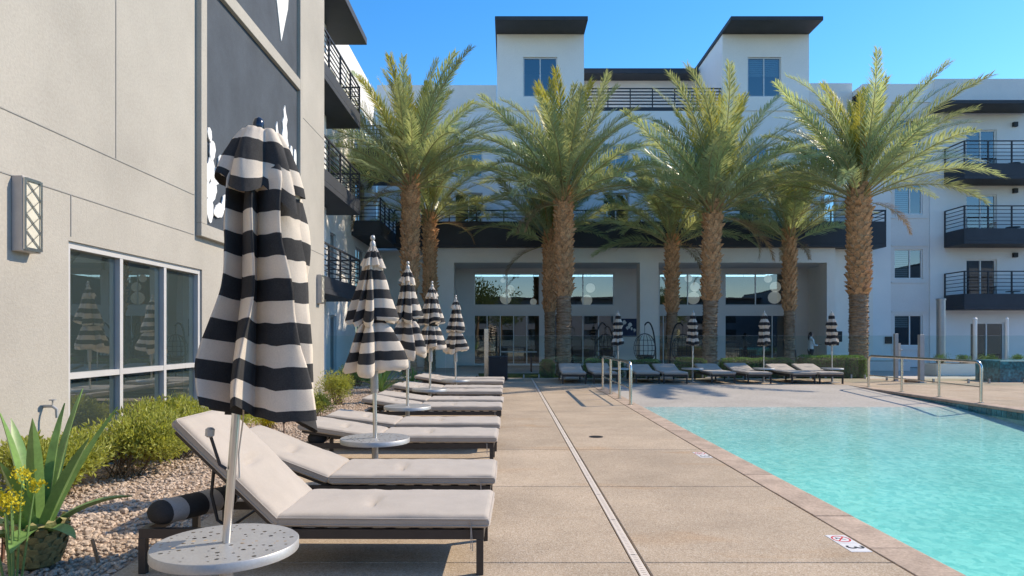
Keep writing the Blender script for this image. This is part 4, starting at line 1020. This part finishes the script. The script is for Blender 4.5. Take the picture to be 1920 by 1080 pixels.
def blade(m,base,az,el,L_,w_,curl,thick=.018,n=8,fold=.35):
    p=Vector(base); a=el; rings=[]
    for i in range(n+1):
        t=i/n; d=Vector((math.cos(az)*math.cos(a),math.sin(az)*math.cos(a),math.sin(a))); s_=Vector((-math.sin(az),math.cos(az),0)); up=s_.cross(d)*-1
        ww=w_*(.75+.6*t-.2*t*t)*(1-t**3.2)+.002; th=thick*(1-t)+.002
        up=d.cross(s_)*-1
        nrm=Vector((-math.cos(az)*math.sin(a),-math.sin(az)*math.sin(a),math.cos(a)))
        rings.append([p-s_*ww+nrm*ww*fold,p-nrm*th*.2+nrm*.004,p+s_*ww+nrm*ww*fold,p-nrm*(th+.004)])
        p=p+d*L_/n; a-=curl/n
    vs=[v for r_ in rings for v in r_]; fs=[]
    for i in range(n):
        for k in range(4): fs.append((i*4+k,i*4+(k+1)%4,(i+1)*4+(k+1)%4,(i+1)*4+k))
    fs.append((0,3,2,1)); m.add(vs,fs)
ag=empty('agave_plant',(-3.10,4.50,-.02),'large spiky green agave with broad leaves at the bottom left','plant')
sm=MB(); rn=random.Random(4)
smooth_angle(sm.lathe([(.08,0),(.13,.05),(.165,.14),(.155,.22),(.12,.28),(.06,.32)],18).build('stem_base','agave_base',ag),60)
sc=MB()
for row in range(7):
    for k in range(11):
        a=TAU*(k+.5*(row%2))/11; z=.03+.04*row; rr=.115+.05*math.sin(min(1,z/.2)*1.5); e=Vector((math.cos(a),math.sin(a),0)); s_=Vector((-math.sin(a),math.cos(a),0))
        c=Vector((0,0,z)); sc.add([c+e*rr-s_*.045,c+e*rr+s_*.045,c+e*(rr+.022)+Vector((0,0,.05))+s_*.03,c+e*(rr+.022)+Vector((0,0,.05))-s_*.03,c+e*rr*.9+Vector((0,0,.06))],[(0,1,2,3),(3,2,4)])
sc.build('dead_leaf_bases','agave_base',ag)
bl=[(10,66,.92,.042),(60,80,.95,.040),(150,72,.78,.045),(215,64,.72,.045),(300,75,.82,.045),(335,58,.80,.042),(100,60,.70,.04),(190,82,.80,.04),(20,40,.55,.042),(260,48,.55,.05),(290,20,.48,.055),(235,12,.5,.055),(190,25,.45,.05),(330,22,.42,.05),(275,62,.62,.045),(350,84,.86,.04),(130,40,.5,.04)]
for (az,el,L_,ww) in bl:
    m=MB(); blade(m,(math.cos(R(az))*.05,math.sin(R(az))*.05,.24),R(az),R(el),L_*1.0,ww*1.15,R(10 if el>50 else 45)); smooth_angle(m.build('leaf','agave',ag),50)
def yuccalike(x,y,label,n,L_,seed):
    t=empty('yucca_plant',(x,y,-.02),label,'plant'); rn=random.Random(seed)
    for i in range(n):
        az=i*2.4; el=R(rn.uniform(25,85)); m=MB(); blade(m,(.02*math.cos(az),.02*math.sin(az),.04),az,el,L_*rn.uniform(.75,1.1),.017,R(25),.006,5); m.build('leaf','agave',t)
    return t
yuccalike(X(715,18.5),18.5,'spiky green yucca clump behind the second umbrella pole',48,.80,3)
yuccalike(-2.95,21.3,'small spiky green plant behind the third umbrella',26,.6,5)
fl_=empty('flowering_plant',(-2.98,4.12,-.02),'yellow flower clusters in front of the spiky agave','plant'); rn=random.Random(9)
fb=MB(); fst=MB()
heads=[(-.05,0,.56),(.03,.03,.68),(-.10,.05,.50),(.02,-.05,.54),(-.14,-.04,.58),(.06,.10,.60),(-.02,.02,.48)]
for (hx,hy,hz) in heads:
    fst.tube([(hx*.3,hy*.3,0),(hx*.7,hy*.7,hz*.6),(hx,hy,hz)],[.008,.007,.004],5)
for k,h in enumerate(heads):
    def ff(r_,h=h):
        d=Vector((r_.gauss(0,1),r_.gauss(0,1),r_.gauss(0,.6))); return Vector(h)+d*.026,d.normalized()
    tag(leafcloud('flower_head',95,ff,.020,'yellow_flower',fl_,90+k,.8,.6),kind='stuff')
fst.build('stems','agave',fl_)
for i,(x,y,h,mt,lab,lean) in enumerate(((-3.42,4.62,.16,'rust','short rusty stake left of the agave base',.01),(-2.72,4.55,.15,'wood','small wooden stake right of the agave base',-.05))):
    o=MB().bar((0,0,-.04),(lean,0,h),.02,.014).build('garden_stake',mt); o.location=(x,y,0); tag(o,lab,'stake')
pl=empty('path_light',(-3.18,9.7,-.02),'small bronze path light on a stake in the gravel','path light')
MB().tube([(0,0,0),(0,0,.30)],.009,8).build('stake','rust',pl)
smooth_angle(MB().lathe([(.012,.28),(.02,.30),(.075,.315),(.02,.345),(.004,.35)],16).build('shade','drain_iron',pl),50)
hb=empty('wall_tap',(-4.8,7.05,.78),'small grey outdoor tap on the cream wall left of the window','tap')
MB().tube([(0,0,0),(.10,0,0),(.14,0,-.03),(.145,0,-.12)],.016,8).tube([(.10,0,0),(.10,0,.06)],.008,6).build('spout','table_metal',hb)
smooth_angle(MB().lathe([(.035,.06),(.035,.072)],12,(.10,0,0)).build('handle','table_metal',hb),40)
# ================================================================ POOL FITTINGS
def handrail(x,ys_,label,bend=1):
    t=empty('handrail',(x,(ys_[0]+ys_[-1])/2,0),label,'handrail','steel pool handrails'); o_=(x,(ys_[0]+ys_[-1])/2,0)
    h=.93; r=.034; y0,y1=ys_[0],ys_[-1]
    p=[(x,y0,-.02),(x,y0,h-.16)]+[(x,y0+.16-.16*math.cos(a),h-.16+.16*math.sin(a)) for a in (R(22),R(45),R(67),R(90))]+[(x,y1-.16,h)]+[(x,y1-.16+.16*math.sin(a),h-.16+.16*math.cos(a)) for a in (R(22),R(45),R(67),R(90))]+[(x,y1,-.02)]
    smooth_angle(MB(o_).tube(p,r,12).build('top_rail','rail_steel',t),50)
    smooth_angle(MB(o_).tube([(x,y0,.36),(x,y1,.36)],.016,8).build('mid_rail','rail_steel',t),50)
    for y in ys_[1:-1]: smooth_angle(MB(o_).tube([(x,y,-.02),(x,y,h-.01)],.031,12).build('post','rail_steel',t),50)
    for y in ys_: smooth_angle(MB(o_).lathe([(.065,0),(.065,.008),(.036,.016)],16,(x,y,.002)).build('base_flange','rail_steel',t),40)
    return t
handrail(2.70,[15.0,16.5,17.9,19.4],'steel handrail at the left side of the pool beach')
handrail(10.68,[15.4,16.9,18.5,20.2],'long steel handrail on the right edge of the pool')
dr=empty('channel_drain',(.865,8,0),'narrow cream channel drain running down the deck','drain')
for k in range(30):
    y0=-2.5+.9*k; MB((.865,8,0)).slab(.8335,.8965,y0+.002,y0+.898,-.02,-.002,.004).build('drain_cover','drain_cover',dr)
ds=MB((.865,8,0))
for k in range(520):
    y0=1.5+.036*k
    ds.box(.852,.878,y0,y0+.0035,-.0035,-.0016)
tag(ds.build('drain_slots','drain_iron',dr),kind='stuff')
dm=MB((.865,8,0)); dm.box(.8326,.8334,-2.5,24.3,-.05,-.012); dm.box(.8966,.8974,-2.5,24.3,-.05,-.012); dm.build('drain_edge','drain_iron',dr)
rd=empty('deck_drain',(1.32,10.2,0),'small round iron drain grate set in the deck','drain')
smooth_angle(MB().lathe([(.105,.001),(.105,.006),(.085,.006),(.085,.002)],28).build('ring','drain_iron',rd),40)
for k in range(7): MB().box(-.08+.0*k,.08,-.078+.0235*k,-.064+.0235*k,.001,.005).build('grate_bar','drain_iron',rd)
def textmesh(name,body,size,mat,parent,loc,rot,ext=.0008):
    cu=bpy.data.curves.new(name,'FONT'); cu.body=body; cu.size=size; cu.align_x='CENTER'; cu.align_y='CENTER'; cu.extrude=ext
    o=bpy.data.objects.new(name,cu); col.objects.link(o); dg=bpy.context.evaluated_depsgraph_get(); me=bpy.data.meshes.new_from_object(o.evaluated_get(dg))
    bpy.data.objects.remove(o); me.materials.clear(); me.materials.append(M[mat]); q=bpy.data.objects.new(name,me); col.objects.link(q); q.parent=parent; q.location=loc; q.rotation_euler=rot; return q
def marker(x,y,label,sc=1.):
    t=empty('depth_marker',(x,y,.0),label,'depth marker','pool depth markers set in the deck')
    MB().slab(-.075,.075,.003,.20,-.004,.003,.001).build('marker_tile','tile_white',t); MB().slab(-.075,.075,-.20,-.003,-.004,.003,.001).build('marker_tile','tile_white',t)
    # far tile: no-diving sign; near tile: the number, read when facing the pool
    n=28; m=MB(); cy=.10
    for (ro,ri) in ((.066,.054),):
        vs=[(ro*math.cos(TAU*k/n),cy+ro*1.15*math.sin(TAU*k/n),.0036) for k in range(n)]+[(ri*math.cos(TAU*k/n),cy+ri*1.15*math.sin(TAU*k/n),.0036) for k in range(n)]
        m.add(vs,[(k,(k+1)%n,n+(k+1)%n,n+k) for k in range(n)])
    m.bar((-.036,cy-.05,.0034),(.036,cy+.05,.0034),.011,.001); m.build('prohibition_sign','red_print',t)
    d=MB(); d.bar((-.03,cy+.03,.003),(.012,cy-.005,.003),.014,.0008); d.bar((.012,cy-.005,.003),(.026,cy-.026,.003),.008,.0008); d.bar((-.03,cy+.03,.003),(-.03,cy-.005,.003),.008,.0008); d.build('diver_figure','black_print',t)
    textmesh('depth_number','3',.175,'black_print',t,(0,-.10,.0042),(0,0,R(-90)))
    return t
marker(2.465,4.95,'nearest white tile marker with red no-diving sign and number 3'); marker(2.465,8.65,'farther white tile depth marker beside the coping')
# ================================================================ GLASS FENCE
GFc='glass pool fence'
def fence(pts,label,hgt=1.53,step=1.55,posts=()):
    o_=(pts[0][0],pts[0][1],0); t=empty('glass_fence',o_,label,'fence',GFc)
    for a,b in zip(pts,pts[1:]):
        a=Vector((*a,0)); b=Vector((*b,0)); L_=(b-a).length; n=max(1,round(L_/step)); d=(b-a)/n; u=d.normalized(); nn=Vector((-u.y,u.x,0))
        for k in range(n):
            p=a+d*k+u*.012; q=a+d*(k+1)-u*.012
            m=MB(o_); m.add([p+Vector((0,0,.06)),q+Vector((0,0,.06)),q+Vector((0,0,hgt)),p+Vector((0,0,hgt))],[(0,1,2,3)])
            m.bar(p+Vector((0,0,hgt+.002)),q+Vector((0,0,hgt+.002)),.006,.003); m.mi=[0]+[1]*6
            m.build('glass_panel',['glass_fence','frame_alu'],t)
            for f in (.18,.82):
                c=p.lerp(q,f); MB(o_).slab(c.x-.025,c.x+.025,c.y-.03,c.y+.03,0,.14,.004).build('spigot','table_metal',t)
    return t
fence([(-6.55,24.5),(-.80,24.5)],'left run of glass pool fence beside the wing balconies')
fence([(-.62,24.5),(12.6,24.5)],'long glass pool fence behind the far loungers')
fence([(13.45,22.1),(18.5,21.6)],'right run of glass pool fence beyond the long handrail')
fence([(12.6,24.5),(13.0,23.0)],'short glass return of the pool fence by the gate posts')
def fpost(x,y,h,label,r=.05,sq=True,mat='table_metal',nm='fence_post'):
    t=empty(nm,(x,y,0),label,'post')
    if sq: MB().slab(-r,r,-r,r,0,h,.006).build('shaft',mat,t); MB().box(-r*1.7,r*1.7,-r*1.7,r*1.7,.001,.02).build('base',mat,t)
    else: smooth_angle(MB().tube([(0,0,0),(0,0,h)],r,16).build('shaft',mat,t),50); smooth_angle(MB().lathe([(r*1.5,0),(r*1.5,.03),(r,.05)],16).build('base',mat,t),50); MB().lathe([(r*1.15,h),(r*1.15,h+.05),(r*.5,h+.09)],14).build('cap',mat,t)
    return t
fpost(X(912,24.5),24.5,1.78,'tall steel gate post beside the black bin',.075,True,'rail_steel')
fpost(13.02,22.9,1.60,'left steel gate post with latch box by the right handrail',.055)
lt=bpy.data.objects['fence_post.001']; MB().box(.057,.13,-.06,.05,.78,1.28).build('latch_box','drain_cover',lt); MB().tube([(.10,-.06,1.05),(.10,-.11,1.05),(.17,-.11,1.05)],.011,6).build('latch_handle','table_metal',lt)
fpost(13.38,22.1,1.56,'right steel gate post on a low timber block',.07)
fpost(18.4,29.0,3.05,'thick round steel column in front of the right wing',.17,False,nm='steel_column')
fpost(X(1828,27),27.0,2.16,'white lamp post left of the ground floor door of the right wing',.075,False,'white_paint','lamp_post')
fpost(X(1888,27),27.0,2.16,'white lamp post right of the ground floor door, rightmost',.055,False,'white_paint','lamp_post')
o=MB().slab(-.16,.16,-.1,.1,0,.1,.01).build('timber_block','wood'); o.location=(13.2,22.35,0); tag(o,'low timber block at the foot of the right gate post','block')
# bin with vertical slats
bn=empty('trash_bin',(X(934,23.4),23.4,0),'dark square slatted trash bin beside the gate post','bin')
MB().slab(-.29,.29,-.29,.29,.03,.74,.01).build('liner_box','black_metal',bn)
for k in range(11):
    for (sx,sy) in ((0,-1),(0,1),(1,0),(-1,0)):
        c=-.29+.058*k; a=(c,sy*.305) if sx==0 else (sx*.305,c)
        MB().box(a[0]-.021,a[0]+.021,a[1]-.012,a[1]+.012,.03,.78).build('slat','bin',bn)
MB().slab(-.33,.33,-.33,.33,.782,.83,.012).build('lid','bin',bn)
# raised tiled wall, planters on the right
o=MB().slab(0,5,0,1.2,0,.70,.02).build('tiled_wall','teal_wall'); o.location=(16.3,22.6,0); tag(o,'low raised wall of teal mosaic tile at the right edge','wall')
def planter(x0,x1,y0,y1,h,label,seed,mat='stucco_beige'):
    o_=((x0+x1)/2,(y0+y1)/2,-.02); t=empty('planter',o_,label,'planter','long planters before the right wing')
    bevel(MB(o_).box(x0,x1,y0,y1,-.02,h).build('box',mat,t),.01); MB(o_).box(x0+.06,x1-.06,y0+.06,y1-.06,h-.02,h+.012).build('soil','soil',t)
    return t
planter(13.6,17.8,30.2,31.0,.40,'low pale planter in front of the grey window strip',1,'stucco_grey')
planter(16.6,20.6,26.4,27.2,.44,'long beige planter with round shrubs behind the glass fence',2)
for k,x in enumerate((17.0,17.9,18.9,20.0)):
    t=bush(x,26.8,.34,.30,.42,['round clipped shrub at the left end of the beige planter','second round clipped shrub from the left in the beige planter','third round clipped shrub from the left in the beige planter','round clipped shrub at the right end of the beige planter'][k],30+k,900,.05,'hedge_leaf','round shrubs in the planter'); t.location.z=.44
for k,x in enumerate((14.1,15.2)):
    t=bush(x,30.6,.5,.3,.3,['dark low plant at the left end of the grey planter','dark low plant in the middle of the grey planter'][k],40+k,800,.06,'hedge_leaf','plants in the grey planter'); t.location.z=.40
# ================================================================ LOBBY THINGS
def pendant(x,y,z,r,mat,label):
    t=empty('pendant_lamp',(x,y,z),label,'pendant lamp','globe lamps hanging in the lobby'); n=10
    prof=[(r*math.sin(PI*i/n)+.001,-r*math.cos(PI*i/n)) for i in range(n+1)]
    smooth_angle(MB().lathe(prof,18).build('globe',mat,t),80); MB().tube([(0,0,r),(0,0,5.15-z)],.008,5).build('cord','black_metal',t)
pd=[(943,526,.13,'globe_white','small white globe lamp high in the first lobby window'),(944,535,.14,'black_metal','black globe lamp in the first lobby window'),(956,543,.25,'globe_white','white globe lamp right of the mullion in the first lobby window'),(948,560,.30,'globe_white','largest white globe lamp in the first lobby window'),(1000,566,.18,'globe_white','low white globe lamp at the right of the first lobby window'),
 (1107,540,.25,'globe_white','upper white globe lamp in the second lobby window'),(1100,563,.30,'globe_white','lower white globe lamp in the second lobby window'),(1092,549,.22,'black_metal','black globe lamp beside two white ones in the second lobby window'),(1084,568,.22,'black_metal','lowest black globe lamp in the second lobby window'),
 (1291,522,.20,'globe_white','small white globe lamp in the third lobby window'),(1303,538,.25,'globe_white','middle white globe lamp in the third lobby window'),(1300,559,.33,'globe_white','large low white globe lamp in the third lobby window'),
 (1440,523,.20,'globe_white','small white globe lamp in the fourth lobby window'),(1454,538,.28,'globe_white','middle white globe lamp in the fourth lobby window'),(1452,558,.33,'globe_white','large low white globe lamp in the fourth lobby window'),(1394,534,.14,'black_metal','small black globe lamp in the fourth lobby window')]
for (u,v,r,mt,lab) in pd: pendant(X(u,36.4),36.4,1.5+(631-v)/1280*36.4,r,mt,lab)
# art panel: dark field with pale irregular shapes, and dark screens
ar=empty('wall_art',(6.0,33.0,2.0),'navy wall art with pale abstract shapes behind the hanging chairs','wall art')
# lobby furniture and people on the patio
def on_wall(name,x0,x1,y,z0,z1,mat,label,cat,t=.06):
    o=MB(((x0+x1)/2,y,z0)).box(x0,x1,y-t,y,z0,z1).build(name,mat); o.location=((x0+x1)/2,y,z0); bevel(o,.008); return tag(o,label,cat)
MB((6.0,33.0,2.0)).box(X(1155,35.1),X(1196,35.1),35.14,35.198,1.5,2.42).build('panel','navy',ar)
rn=random.Random(21)
for k in range(7):
    cx=X(1160+5*k,35.1)+rn.uniform(-.03,.03); cz=rn.uniform(1.62,2.28); s_=rn.uniform(.05,.12); n=9
    vs=[(cx+s_*rn.uniform(.5,1.3)*math.cos(TAU*i/n),35.132,cz+s_*rn.uniform(.6,1.6)*math.sin(TAU*i/n)) for i in range(n)]
    mm=MB((6.0,33.0,2.0)); mm.add(vs+[(v[0],35.138,v[2]) for v in vs],[tuple(range(n))]+[(i,(i+1)%n,n+(i+1)%n,n+i) for i in range(n)]); mm.build('pale_shape','poster_white',ar)
on_wall('wall_screen',X(1545,35.1),X(1562,35.1),35.197,1.75,2.55,'black_metal','dark wall screen on the porch wall at the right end','screen')
on_wall('control_box',X(1571,32.7),X(1580,32.7),32.798,1.25,1.75,'black_metal','narrow black control box on the beige pier','box')
on_wall('control_box',X(1661,33.4),X(1670,33.4)+.1,33.498,1.15,1.5,'black_metal','square black box on the white wall beside the grey window strip','box')
pt_=empty('ping_pong_table',(X(972,29.6),29.6,-.02),'grey table tennis table in front of the left lobby doors','table')
MB().slab(-.78,.78,-.45,.45,.84,.88,.004).build('table_top','table_metal',pt_)
for sx in (-.55,.55):
    for sy in (-.35,.35): MB().bar((sx,sy,0),(sx,sy,.84),.06).build('leg','black_metal',pt_)
MB().box(-.008,.008,-.47,.47,.88,1.02).build('net','black_metal',pt_)
def hangchair(x,y,rz,label,s_=1.):
    t=empty('hanging_chair',(x,y,-.02),label,'hanging chair','black curved hanging chairs on the patio',rz); t.scale=(s_,s_,s_)
    ring=[(.62*math.cos(TAU*k/24),.62*math.sin(TAU*k/24),.04) for k in range(25)]
    smooth_angle(MB().tube(ring,.03,7,False).build('base_ring','black_metal',t),60)
    arc=[(.62,0,.04)]+[(.62+.10*math.sin(a)-.72*(1-math.cos(a))*.62,0,.04+2.05*math.sin(a*.98)) for a in [R(8*i) for i in range(1,15)]]
    smooth_angle(MB().tube(arc,.032,8).build('arched_stand','black_metal',t),60)
    hx,hz=arc[-1][0],arc[-1][2]
    MB().tube([(hx,0,hz),(hx,0,hz-.35)],.01,5).build('chain','black_metal',t)
    # egg basket: ribs + cushion
    cz=hz-.35-.62; bm2=MB()
    for k in range(10):
        a=PI*(.12+.76*k/9)+PI*.5*0; a2=R(-200+ k*24)
        pts=[(hx+.46*math.sin(PI*i/10)*math.cos(a2),.46*math.sin(PI*i/10)*math.sin(a2),cz+.62*math.cos(PI*i/10)) for i in range(11)]
        bm2.tube(pts,.012,4)
    for zz in (-.5,-.3,-.1,.12,.34):
        rr=.46*math.sqrt(1-(zz/.62)**2); bm2.tube([(hx+rr*math.cos(R(-200+16*i)),rr*math.sin(R(-200+16*i)),cz+zz) for i in range(15)],.010,4)
    bm2.build('basket','black_metal',t)
    smooth_angle(MB().lathe([(.05,-.50),(.28,-.46),(.36,-.36),(.30,-.28),(.05,-.27)],18,(hx,0,cz)).build('seat_cushion','canvas_dark',t),60)
    return t
hangchair(X(1140,28.6),28.6,R(200),'leftmost black hanging chair behind the first far umbrella')
hangchair(X(1205,29.2),29.2,R(20),'black hanging chair with tall arched stand before the middle column',1.02)
hangchair(X(1285,28.6),28.6,R(160),'rightmost black hanging chair beside the ragged palm trunk')
def patio_chair(x,y,z,rz,label,group,mat='black_metal'):
    t=empty('patio_chair',(x,y,z),label,'chair',group,rz)
    MB().slab(-.24,.24,-.24,.24,.42,.46,.01).build('seat',mat,t); b=MB()
    for k in range(6): b.bar((-.22+.088*k,.23,.46),(-.22+.088*k,.28,.92),.02)
    b.bar((-.25,.28,.92),(.25,.28,.92),.03); b.build('backrest',mat,t)
    for sx in (-.21,.21):
        for sy in (-.21,.21): MB().bar((sx,sy,0),(sx,sy,.42),.03).build('leg',mat,t)
    return t
for k,(u,y,rz) in enumerate(((1062,29.0,.3),(1120,30.5,2.),(1345,30.2,1.),(1385,29.5,-.6),(1412,30.3,2.4),(1500,30.5,.8))):
    patio_chair(X(u,y),y,-.02,rz,['dark patio chair between the second palms and the handrail','dark patio chair left of the hanging chairs','dark patio chair right of the ragged palm','dark patio chair behind the long hedge, left','dark patio chair behind the long hedge, right','dark patio chair right of the rearmost right palm'][k],'dark chairs on the patio')
def bistro(x,y,z,label):
    t=empty('bistro_table',(x,y,z),label,'table','balcony tables')
    smooth_angle(MB().lathe([(.30,.70),(.30,.73)],20).build('table_top','black_metal',t),40); MB().lathe([(.2,0),(.03,.03),(.03,.70)],12).build('pedestal','black_metal',t)
for z,n_ in ((8.9,'top'),(5.85,'middle'),(2.78,'lowest')):
    bistro(24.2,32.7,z+.16,f'small round table on the {n_} balcony of the right wing')
    patio_chair(23.5,32.7,z+.16,R(90),f'black chair left of the table on the {n_} balcony of the right wing','balcony chairs','wood' if z==5.85 else 'black_metal'); patio_chair(24.9,32.7,z+.16,R(-90),f'black chair right of the table on the {n_} balcony of the right wing' if z!=5.85 else 'brown chair right of the table on the middle balcony of the right wing','balcony chairs','wood' if z==5.85 else 'black_metal')
# ---- person walking on the patio, white shirt
def person(x,y,rz,label):
    t=empty('person',(x,y,-.02),label,'person',None,rz)
    J=[((0,0,.98),.13),((0,.01,1.16),.125),((0,.01,1.36),.13),((0,0,1.46),.055),((.02,0,1.56),.06),
       ((0,.09,.93),.09),((.06,.09,.50),.062),((.0,.09,.09),.045),((.13,.10,.035),.035),
       ((0,-.09,.93),.09),((-.04,-.09,.50),.062),((-.12,-.09,.10),.045),((.0,-.10,.035),.035),
       ((0,.19,1.40),.055),((.02,.23,1.13),.043),((.24,.17,1.10),.034),
       ((0,-.19,1.40),.055),((.03,-.23,1.13),.043),((.25,-.15,1.12),.034)]
    E=[(0,1),(1,2),(2,3),(3,4),(0,5),(5,6),(6,7),(7,8),(0,9),(9,10),(10,11),(11,12),(2,13),(13,14),(14,15),(2,16),(16,17),(17,18)]
    me=bpy.data.meshes.new('body'); me.from_pydata([j[0] for j in J],E,[]); me.materials.append(M['white_paint'])
    o=bpy.data.objects.new('body',me); col.objects.link(o); o.parent=t
    sk=o.modifiers.new('skin','SKIN'); 
    bpy.context.view_layer.objects.active=o
    if not me.skin_vertices: me.attributes.new if False else None
    bm3=bmesh.new(); bm3.from_mesh(me); lay=bm3.verts.layers.skin.verify()
    for i,v in enumerate(bm3.verts): v[lay].radius=(J[i][1],J[i][1]); v[lay].use_root=(i==0)
    bm3.to_mesh(me); bm3.free()
    o.modifiers.new('sub','SUBSURF').levels=2; o.modifiers['sub'].render_levels=2
    n=10; hd=MB().lathe([(.082*math.sin(PI*i/n)**.8+.001,-.115*math.cos(PI*i/n)) for i in range(n+1)],16,(.03,0,1.60)); hd.tube([(.10,0,1.60),(.125,0,1.585)],[.012,.015],6); smooth_angle(hd.build('head','skin',t),80)
    hr=MB().lathe([(.09*math.sin(PI*i/n)**.8+.001,-.12*math.cos(PI*i/n)) for i in range(n+1)],16,(.005,0,1.615)); hr.tube([(-.07,0,1.60),(-.09,0,1.45),(-.08,0,1.34)],[.05,.045,.02],8); smooth_angle(hr.build('hair','hair',t),80)
    tr=MB()
    for (p,q,r_,s_) in (((0,.09,.95),(.06,.09,.50),.098,.072),((.06,.09,.50),(0,.09,.09),.072,.056),((0,-.09,.95),(-.04,-.09,.50),.098,.072),((-.04,-.09,.50),(-.12,-.09,.10),.072,.056)): tr.tube([p,q],[r_,s_],10)
    smooth_angle(tr.build('trousers','canvas_dark',t),60)
    for s_ in (.17,-.15):
        h=MB()
        h.tube([(.24,s_,1.10),(.30,s_*.95,1.11)],[.03,.026],7)
        for k in range(4): h.tube([(.295,s_*.95-.02+.014*k,1.115),(.33,s_*.93-.02+.013*k,1.12),(.35,s_*.90-.02+.013*k,1.14)],[.009,.008,.006],5)
        h.tube([(.265,s_*.95,1.12),(.29,s_*.9-.02,1.145),(.32,s_*.9-.02,1.15)],[.009,.008,.006],5)
        h.build('hand','skin',t)
    return t
person(X(1520,31),31.0,R(5),'person in white shirt and dark hair standing on the porch holding something')
o=MB().box(-.09,.09,-.12,.12,0,.012).build('tray','black_metal'); o.location=(X(1520,31)+.36,31.0,1.12); tag(o,'small dark tray held by the person in white','tray')
# ================================================================ BEHIND THE CAMERA (seen mirrored in the glass)
bh=empty('apartment_building',(5,-38,0),'apartment block opposite and added side block, seen only mirrored in the glass','building')
MB((5,-38,0)).box(-25,40,-46,-38,0,7.4).box(40.02,50,-46,8,0,8.4).build('wall','block_far',bh); MB((5,-38,0)).box(-25.5,40.5,-46.5,-37,7.42,7.7).box(40.52,50.5,-46.5,8.5,8.42,8.7).build('roof','charcoal',bh)  # second box: unseen side block added to cover the yellow horizon in window reflections
for k in range(14): MB((5,-38,0)).box(-23+4.4*k,-21+4.4*k,-37.998,-37.95,1+0,2.6).box(-23+4.4*k,-21+4.4*k,-37.998,-37.95,3.6,5.0).build('window','glass_win',bh)
for k,(x,y,h,r) in enumerate(((-12,-14,9,3.2),(-4,-18,10,3.4),(-1,-22,8,3.0),(22,-24,8,3),(-9,-9,7.5,2.6))):
    t=empty('shade_tree',(x,y,-.03),['tree','tree','tree','tree','tree'][k]+' opposite the lobby seen only mirrored, '+['far left','left','middle','right','nearest'][k],'tree','trees opposite the lobby')
    MB().tube([(0,0,0),(.1,0,h*.35),(.2,.1,h*.7)],[.22,.16,.06],8).build('trunk','twig',t)
    rr=random.Random(60+k); cl=[(Vector((rr.uniform(-1,1)*r*.7,rr.uniform(-1,1)*r*.7,h*.65+rr.uniform(-1,1)*h*.22)),rr.uniform(.4,.6)*r) for _ in range(9)]
    def fn(r_,cl=cl):
        c,s_=r_.choice(cl); d=Vector((r_.gauss(0,1),r_.gauss(0,1),r_.gauss(0,1))).normalized(); return c+d*s_*r_.random()**.4,d
    leafcloud('crown',1800,fn,.32,'tree_leaf',t,60+k,.6)
